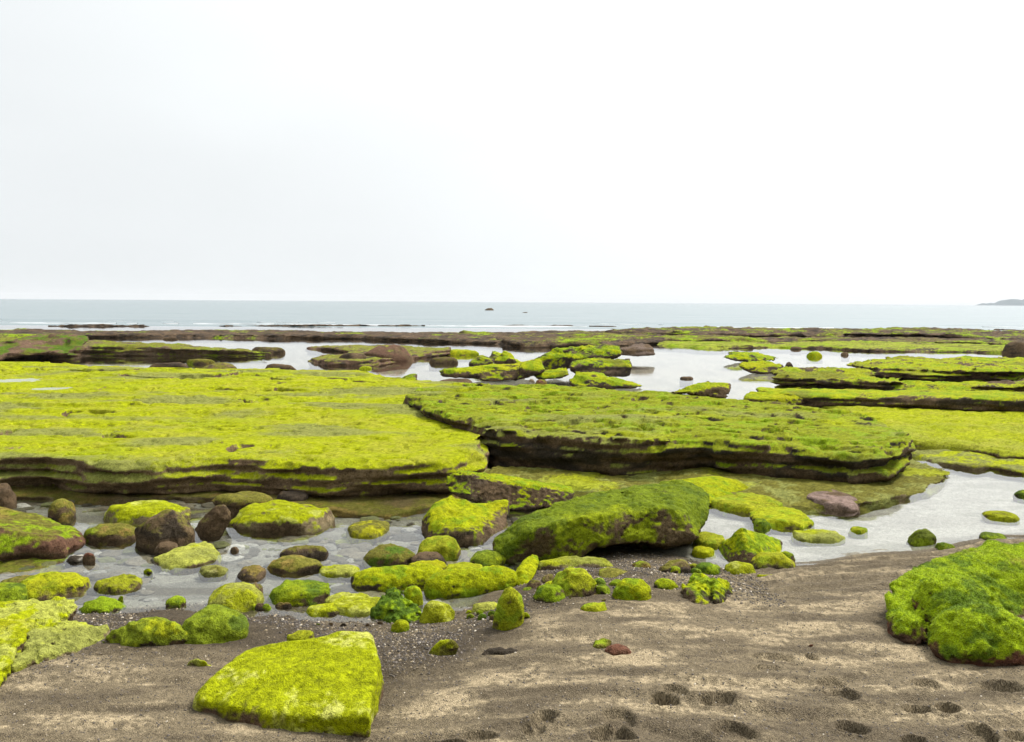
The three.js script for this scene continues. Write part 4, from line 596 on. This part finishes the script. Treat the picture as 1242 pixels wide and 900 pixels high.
  ['rock_block', 'dark flat-topped rock in the still water beyond the platform', 'brown', 325, 429, 44, 8, { flat: 0.9, dr: 0.6 }], ['rock_block', 'low brown rock at the back edge of the platform', 'bare', 340, 449, 42, 8, { flat: 0.5, dr: 0.4 }], ['rock_block', 'tiny dark rock in the water below the reef bar', 'bare', 206, 412, 24, 3, {}], ['rock_block', 'small mossy flat rock at the tip of the humped ledge', 'mossy', 443, 448, 18, 5, {}],
  ['rock_block', 'brown hump on the low ledge, highest rock of it', { r: [0.15, 0.085, 0.06], s: K.brown, cover: -1 }, 472, 439, 60, 20, { flat: 0.3 }], ['rock_block', 'dark brown lumps at the left end of the humped ledge', 'bare', 428, 441, 40, 13, { flat: 0.4 }],
  ['rock_block', 'dark squarish rock at the right edge of the far pool', 'bare', 1236, 431, 34, 16, { flat: 0.8, n: 6 }],
  ['rock_block', 'dark rock slab standing in the water before the reef bar', 'bare', 628, 417, 70, 8, { flat: 0.8 }], ['rock_block', 'dark rock at the water end of the reef bar', 'bare', 570, 414, 34, 5, { flat: 0.7 }],
  ['sea_rock', 'dark rock out in the open sea', 'bare', 594, 377.2, 11, 3.4, { level: -0.1, base: -0.5 }], ['sea_rock', 'flat dark rock awash in the open sea, smaller one', 'bare', 637, 380.5, 8, 2, { level: -0.1, base: -0.4 }],
];
for (const [n, label, look, cx, yb, w, h, o0] of list) { const o = n === 'pebble' ? { fine: 0.002, rough: 0.03, res: 0.004, ...o0 } : n === 'rock_block' ? { n: 5, jit: 0.2, k: 0.012, rough: 0.035, ...o0 } : o0; stone(n, label, n === 'rock_block' || n === 'rough_rock' || n === 'sea_rock' ? 'rock' : n === 'pebble' ? 'pebble' : 'stone', look, cx, yb, w, h, o); }

const pile = (label, look, pts, more = {}) => rock('rock_block', label, 'rock', look, { hulls: [(() => { const lo = Math.min(...pts.map((p) => p[2])); const top = Math.min(...pts.map((p) => p[1])), bot = Math.max(...pts.map((p) => p[1])), out = pts.map(([x, y, d]) => deep(x, y, lo + (d - lo) * 0.45)); for (const [x, y, d] of pts) if (y < (top + bot) / 2) out.push(deep(x, y + (bot - y) * 0.3, lo + (d - lo) * 0.12)); return out; })()], k: 0.015, rough: 0.04, fine: 0.025, strata: 0.03, res: 0.035, ...more });
const pileDark = { a: K.green, b: K.lime, c: K.olive, r: K.dark, s: [0.1, 0.07, 0.05], cover: -0.55, up: 1.15, sc: 3 }, pileLime = { a: K.lime, b: K.green, c: K.yellow, r: K.dark, s: K.brown, cover: -0.55, up: 1.3, sc: 2 };
pile('leaning mossy boulder, longest rock of the pile in the still water', { ...pileDark, cover: -0.25, up: 0.95 }, [[642, 441, 19.6], [650, 447, 19.2], [664, 427, 20.0], [688, 420, 20.4], [726, 419, 20.6], [752, 417, 20.8], [753, 424, 20.4], [730, 437, 19.7], [695, 446, 19.2], [668, 449, 19], [690, 430, 19.3], [720, 428, 19.6], [700, 440, 21.4], [660, 445, 21]], { rough: 0.06 });
pile('long low wedge with lime top reaching from the pile into the water', pileLime, [[527, 449, 18.6], [560, 446, 19.4], [610, 442, 19.9], [655, 437, 20.3], [662, 441, 19.5], [648, 449, 18.4], [632, 461, 17.6], [582, 460, 17.7], [540, 455, 18.2], [640, 456, 19.8], [600, 458, 19.4]]);
pile('thick mossy block leaning up on the wedge at the pile front', pileLime, [[628, 450, 17.6], [632, 440, 18.4], [655, 438, 18.6], [661, 445, 18.3], [640, 459, 17.4], [628, 460, 17.5], [650, 457, 17.9], [640, 455, 18.8]]);
pile('pyramid of rock with one lime face in the pile', pileLime, [[600, 446, 20.2], [601, 434, 20.6], [611, 425, 21], [622, 431, 21], [638, 444, 20.6], [612, 448, 20], [620, 446, 21.4]]);
pile('square mossy block under the leaning boulder of the pile', { ...pileDark, s: [0.14, 0.1, 0.07] }, [[690, 440, 18.8], [700, 436, 19.4], [752, 433, 20.2], [765, 434, 20], [766, 440, 19.4], [764, 456, 18.4], [710, 456, 18.2], [690, 452, 18.6], [740, 450, 20.4]]);
pile('lime wedge tapering to a point in front of the pile', pileLime, [[690, 458, 17.1], [697, 451, 17.8], [722, 451, 18.1], [760, 460, 17.6], [788, 468, 17], [755, 472, 16.4], [706, 473, 16.2], [694, 471, 16.4], [740, 468, 18]]);
pile('flat grey-green slab lying under the leaning boulder of the pile', { ...pileDark, cover: 0 }, [[648, 455, 18], [652, 449, 18.8], [688, 446, 19.2], [690, 452, 18.4], [684, 458, 17.8], [652, 461, 17.5], [670, 455, 19]]);
pile('bare brown slab-sided block at the right end of the pile', { r: [0.15, 0.11, 0.09], s: K.brown, cover: -2 }, [[750, 430, 24.5], [754, 420, 25.5], [778, 416, 26.4], [792, 418, 26], [794, 431, 24.3], [770, 432, 24], [775, 425, 27]]);
pile('dark rock between the lime pyramid and the low ledge', pileDark, [[569, 443, 20.9], [572, 435, 21.5], [585, 430, 22], [600, 436, 21.6], [598, 443, 20.8], [584, 445, 20.6], [585, 440, 22]]);
pile('dark brown rock just behind the lime pyramid', pileDark, [[592, 436, 22.6], [598, 426, 23.4], [610, 428, 23.4], [612, 438, 22.4], [600, 440, 22], [603, 433, 24]]);
pile('mossy brown block raised on the back edge of the thick slab', { ...pileLime, r: K.brown }, [[812, 476, 12.0], [830, 470, 12.4], [858, 464, 12.7], [886, 464, 12.8], [887, 469, 12.6], [880, 484, 11.7], [862, 483, 11.7], [830, 480, 11.9], [850, 478, 12.9]], { res: 0.025 });
pile('square-cut block at the end of the long straight ledge', { ...pileLime, cover: -0.35 }, [[904, 480, 12.9], [906, 475, 13.4], [970, 477, 13.3], [975, 481, 13], [974, 492, 12.5], [904, 490, 12.7], [940, 485, 13.6]], { res: 0.025, k: 0.012, rough: 0.03 });
pile('thick dark rock with green top, nearer of two in the far pool', pileLime, [[896, 446, 20.8], [899, 439, 21.8], [930, 437, 22.4], [949, 440, 22], [951, 449, 20.8], [930, 454, 20], [905, 451, 20.3], [925, 446, 22.6]]);
pile('slab-like dark rock with green rim, farther of two in the far pool', pileDark, [[880, 432, 24.6], [886, 427, 26], [920, 428, 26], [945, 433, 25], [938, 438, 24], [890, 439, 23.8], [915, 434, 26]]);
pile('brown wedge of rock showing behind the back edge of the platform', { ...pileDark, cover: -0.5, r: K.brown }, [[476, 465, 16.6], [478, 460, 16.9], [503, 453, 17.2], [506, 457, 17], [505, 470, 16], [478, 472, 16], [490, 464, 17.4]]);
rock('rock_block', 'broken brown rock mass rising from the low ledge, mossy on top', 'rock', { a: [0.12, 0.15, 0.015], b: K.deep, c: K.olive, r: [0.17, 0.105, 0.075], s: K.brown, cover: -0.75, up: 1.1, sc: 2 }, { hulls: [[[20, 412, 24], [24, 406, 25], [80, 405, 25.4], [100, 406, 25], [108, 413, 24], [106, 432, 23], [20, 432, 23], [60, 425, 26]].map((p) => deep(...p)), [[-60, 415, 24], [22, 414, 24], [30, 435, 22.6], [-60, 437, 22.4], [0, 425, 25.5], [100, 430, 22.8]].map((p) => deep(...p))], k: 0.02, rough: 0.05, strata: 0.06, res: 0.055 });

reseed(515);
for (const [x0, x1, y0, y1, n, w0, w1] of [[640, 760, 690, 738, 16, 10, 22], [800, 872, 676, 704, 8, 10, 18], [380, 470, 742, 762, 7, 10, 17], [560, 640, 738, 764, 9, 10, 17], [300, 350, 722, 742, 5, 10, 16]])
  for (let i = 0; i < n; i++) { reseed(515 + i * 17 + x0); const x = mix(x0, x1, rnd()), y = mix(y0, y1, rnd()), w = mix(w0, w1, rnd() ** 1.5), lk = rnd(); stone('cobble', 'small cobble half sunk in the dark grit between the larger mossy stones', 'cobble', lk < 0.35 ? 'mossy' : lk < 0.6 ? 'brown' : lk < 0.85 ? { ...ST.limeFull(), cover: 0.2 } : 'bare', x, y, w, w * 0.6, { flat: 0.4, n: 6, group: 'cobbles in the dark grit', fine: 0.003, rough: 0.04, res: 0.006 }); }
// ================================================================ SMALL THINGS
// rain and sea water left standing in hollows of the platform
for (const [cx, cz, a, b, l] of puddles) {
  const g = new THREE.CircleGeometry(1, 40); g.rotateX(-Math.PI / 2); g.scale(a * 1.1, 1, b * 1.1); const u = g.attributes.uv, p = g.attributes.position; for (let i = 0; i < p.count; i++) u.setXY(i, p.getX(i) + cx, p.getZ(i) + cz);
  const m = new THREE.Mesh(g, M.pool); m.name = numbered('puddle'); m.position.set(cx, l - 0.012, cz); scene.add(m); tag(m, 'shallow puddle in a hollow of the lime green platform', 'puddle', 'puddles on the platform', 'structure');
}
// stones on the bed of the shallow pools, all under water
{
  reseed(303); const g = new THREE.IcosahedronGeometry(1, 1), p = g.attributes.position; for (let i = 0; i < p.count; i++) { const s = 1 + 0.22 * n3(p.getX(i) * 2.1, p.getY(i) * 2.1, p.getZ(i) * 2.1); p.setXYZ(i, p.getX(i) * s, p.getY(i) * s, p.getZ(i) * s); } g.computeVertexNormals();
  const n = 1500, m = new THREE.InstancedMesh(g, new THREE.MeshStandardMaterial({ name: 'bed_stone', roughness: 0.9, map: rep(stoneMap, 1), bumpMap: rep(stoneBump, 1), bumpScale: 0.01 }), n), q = new THREE.Matrix4(), e = new THREE.Euler(), c = new THREE.Color(); let i = 0, guard = 0;
  while (i < n && guard++ < 60000) { const d = mix(4.4, 8.5, rnd()), x = mix(-0.68, 0.68, rnd()) * d, z = -d, t = z - shoreZ(x); if (t > -0.25 || x > 0.5 + 0.4 * rnd() || n3(x * 1.1, 5, z * 1.4) < -0.15) continue; const y = ground(x, z), s = mix(0.02, 0.1, rnd() ** 2.6), h = Math.min(s * 0.35, -y - 0.012); if (h < 0.006) continue;
    e.set(0.15 * (rnd() - 0.5), rnd() * 6.3, 0.15 * (rnd() - 0.5)); q.makeRotationFromEuler(e).scale(V(s, h, s * (0.6 + 0.4 * rnd()))); q.setPosition(x, y, z); m.setMatrixAt(i, q);
    const w = rnd(), v = 0.6 + 0.7 * rnd(); if (w < 0.4) c.setRGB(0.2 * v, 0.17 * v, 0.11 * v); else if (w < 0.65) c.setRGB(0.1 * v, 0.085 * v, 0.055 * v); else if (w < 0.85) c.setRGB(0.2 * v, 0.21 * v, 0.06 * v); else c.setRGB(0.42 * v, 0.4 * v, 0.34 * v); m.setColorAt(i, c); i++; }
  m.count = i; m.name = 'bed_gravel'; scene.add(m); tag(m, 'stones and gravel seen through the water on the pool bed', 'gravel', null, 'stuff');
}
// grit: dark gravel and shell bits at the water's edge, thinner over the sand
{
  reseed(99); const g = new THREE.IcosahedronGeometry(1, 0), p = g.attributes.position, seen = {}; for (let i = 0; i < p.count; i++) { const k = [p.getX(i), p.getY(i), p.getZ(i)].map((v) => v.toFixed(3)).join(); const s = seen[k] ??= 0.75 + rnd() * 0.5; p.setXYZ(i, p.getX(i) * s, p.getY(i) * s * 0.6, p.getZ(i) * s); } g.computeVertexNormals();
  const n = 34000, m = new THREE.InstancedMesh(g, new THREE.MeshStandardMaterial({ name: 'grit', roughness: 0.7 }), n), q = new THREE.Matrix4(), e = new THREE.Euler(), c = new THREE.Color(); let i = 0, guard = 0;
  while (i < n && guard++ < 400000) {
    const edge = rnd() < 0.72, d = edge ? mix(4, 6.2, rnd()) : mix(2.4, 5.6, rnd()), x = (rnd() * 2 - 1) * 0.72 * d, z0 = edge ? shoreZ(x) + (rnd() + rnd() * 0.6 - 0.35) * 0.75 : -d, z = z0;
    const t = z - shoreZ(x); if (t < -0.35) continue; if (edge && (x > 1.5 || rnd() > sst(-0.4, 0.3, n3(x * 2.2, 3, z * 3) + 0.25))) continue; if (!edge && t < 0.3) continue;
    const y = ground(x, z), s = (edge ? mix(0.0022, 0.0075, rnd() ** 3) : mix(0.0018, 0.0045, rnd() ** 2)); e.set(rnd() * 0.6, rnd() * 6.3, rnd() * 0.6); q.makeRotationFromEuler(e).scale(V(s * (0.7 + rnd() * 0.7), s, s * (0.7 + rnd() * 0.7))); q.setPosition(x, y + s * 0.2, z); m.setMatrixAt(i, q);
    const w = rnd(); if (w > 0.975) c.setRGB(0.5, 0.44, 0.35); else if (w > 0.7) { const v = 0.5 + rnd(); c.setRGB(0.2 * v, 0.155 * v, 0.095 * v); } else { const v = 0.025 + rnd() * 0.06; c.setRGB(v * 1.25, v, v * 0.8); } m.setColorAt(i, c); i++;
  }
  m.count = i; m.name = 'grit'; scene.add(m); tag(m, 'dark gravel and white shell bits strewn along the water edge', 'gravel', null, 'stuff');
}
console.log('triangles', Math.round(triTotal));
scene.traverse((o) => { if (o.isMesh) o.castShadow = o.receiveShadow = true; });
renderer.setSize(1024, 742);
renderer.render(scene, camera);
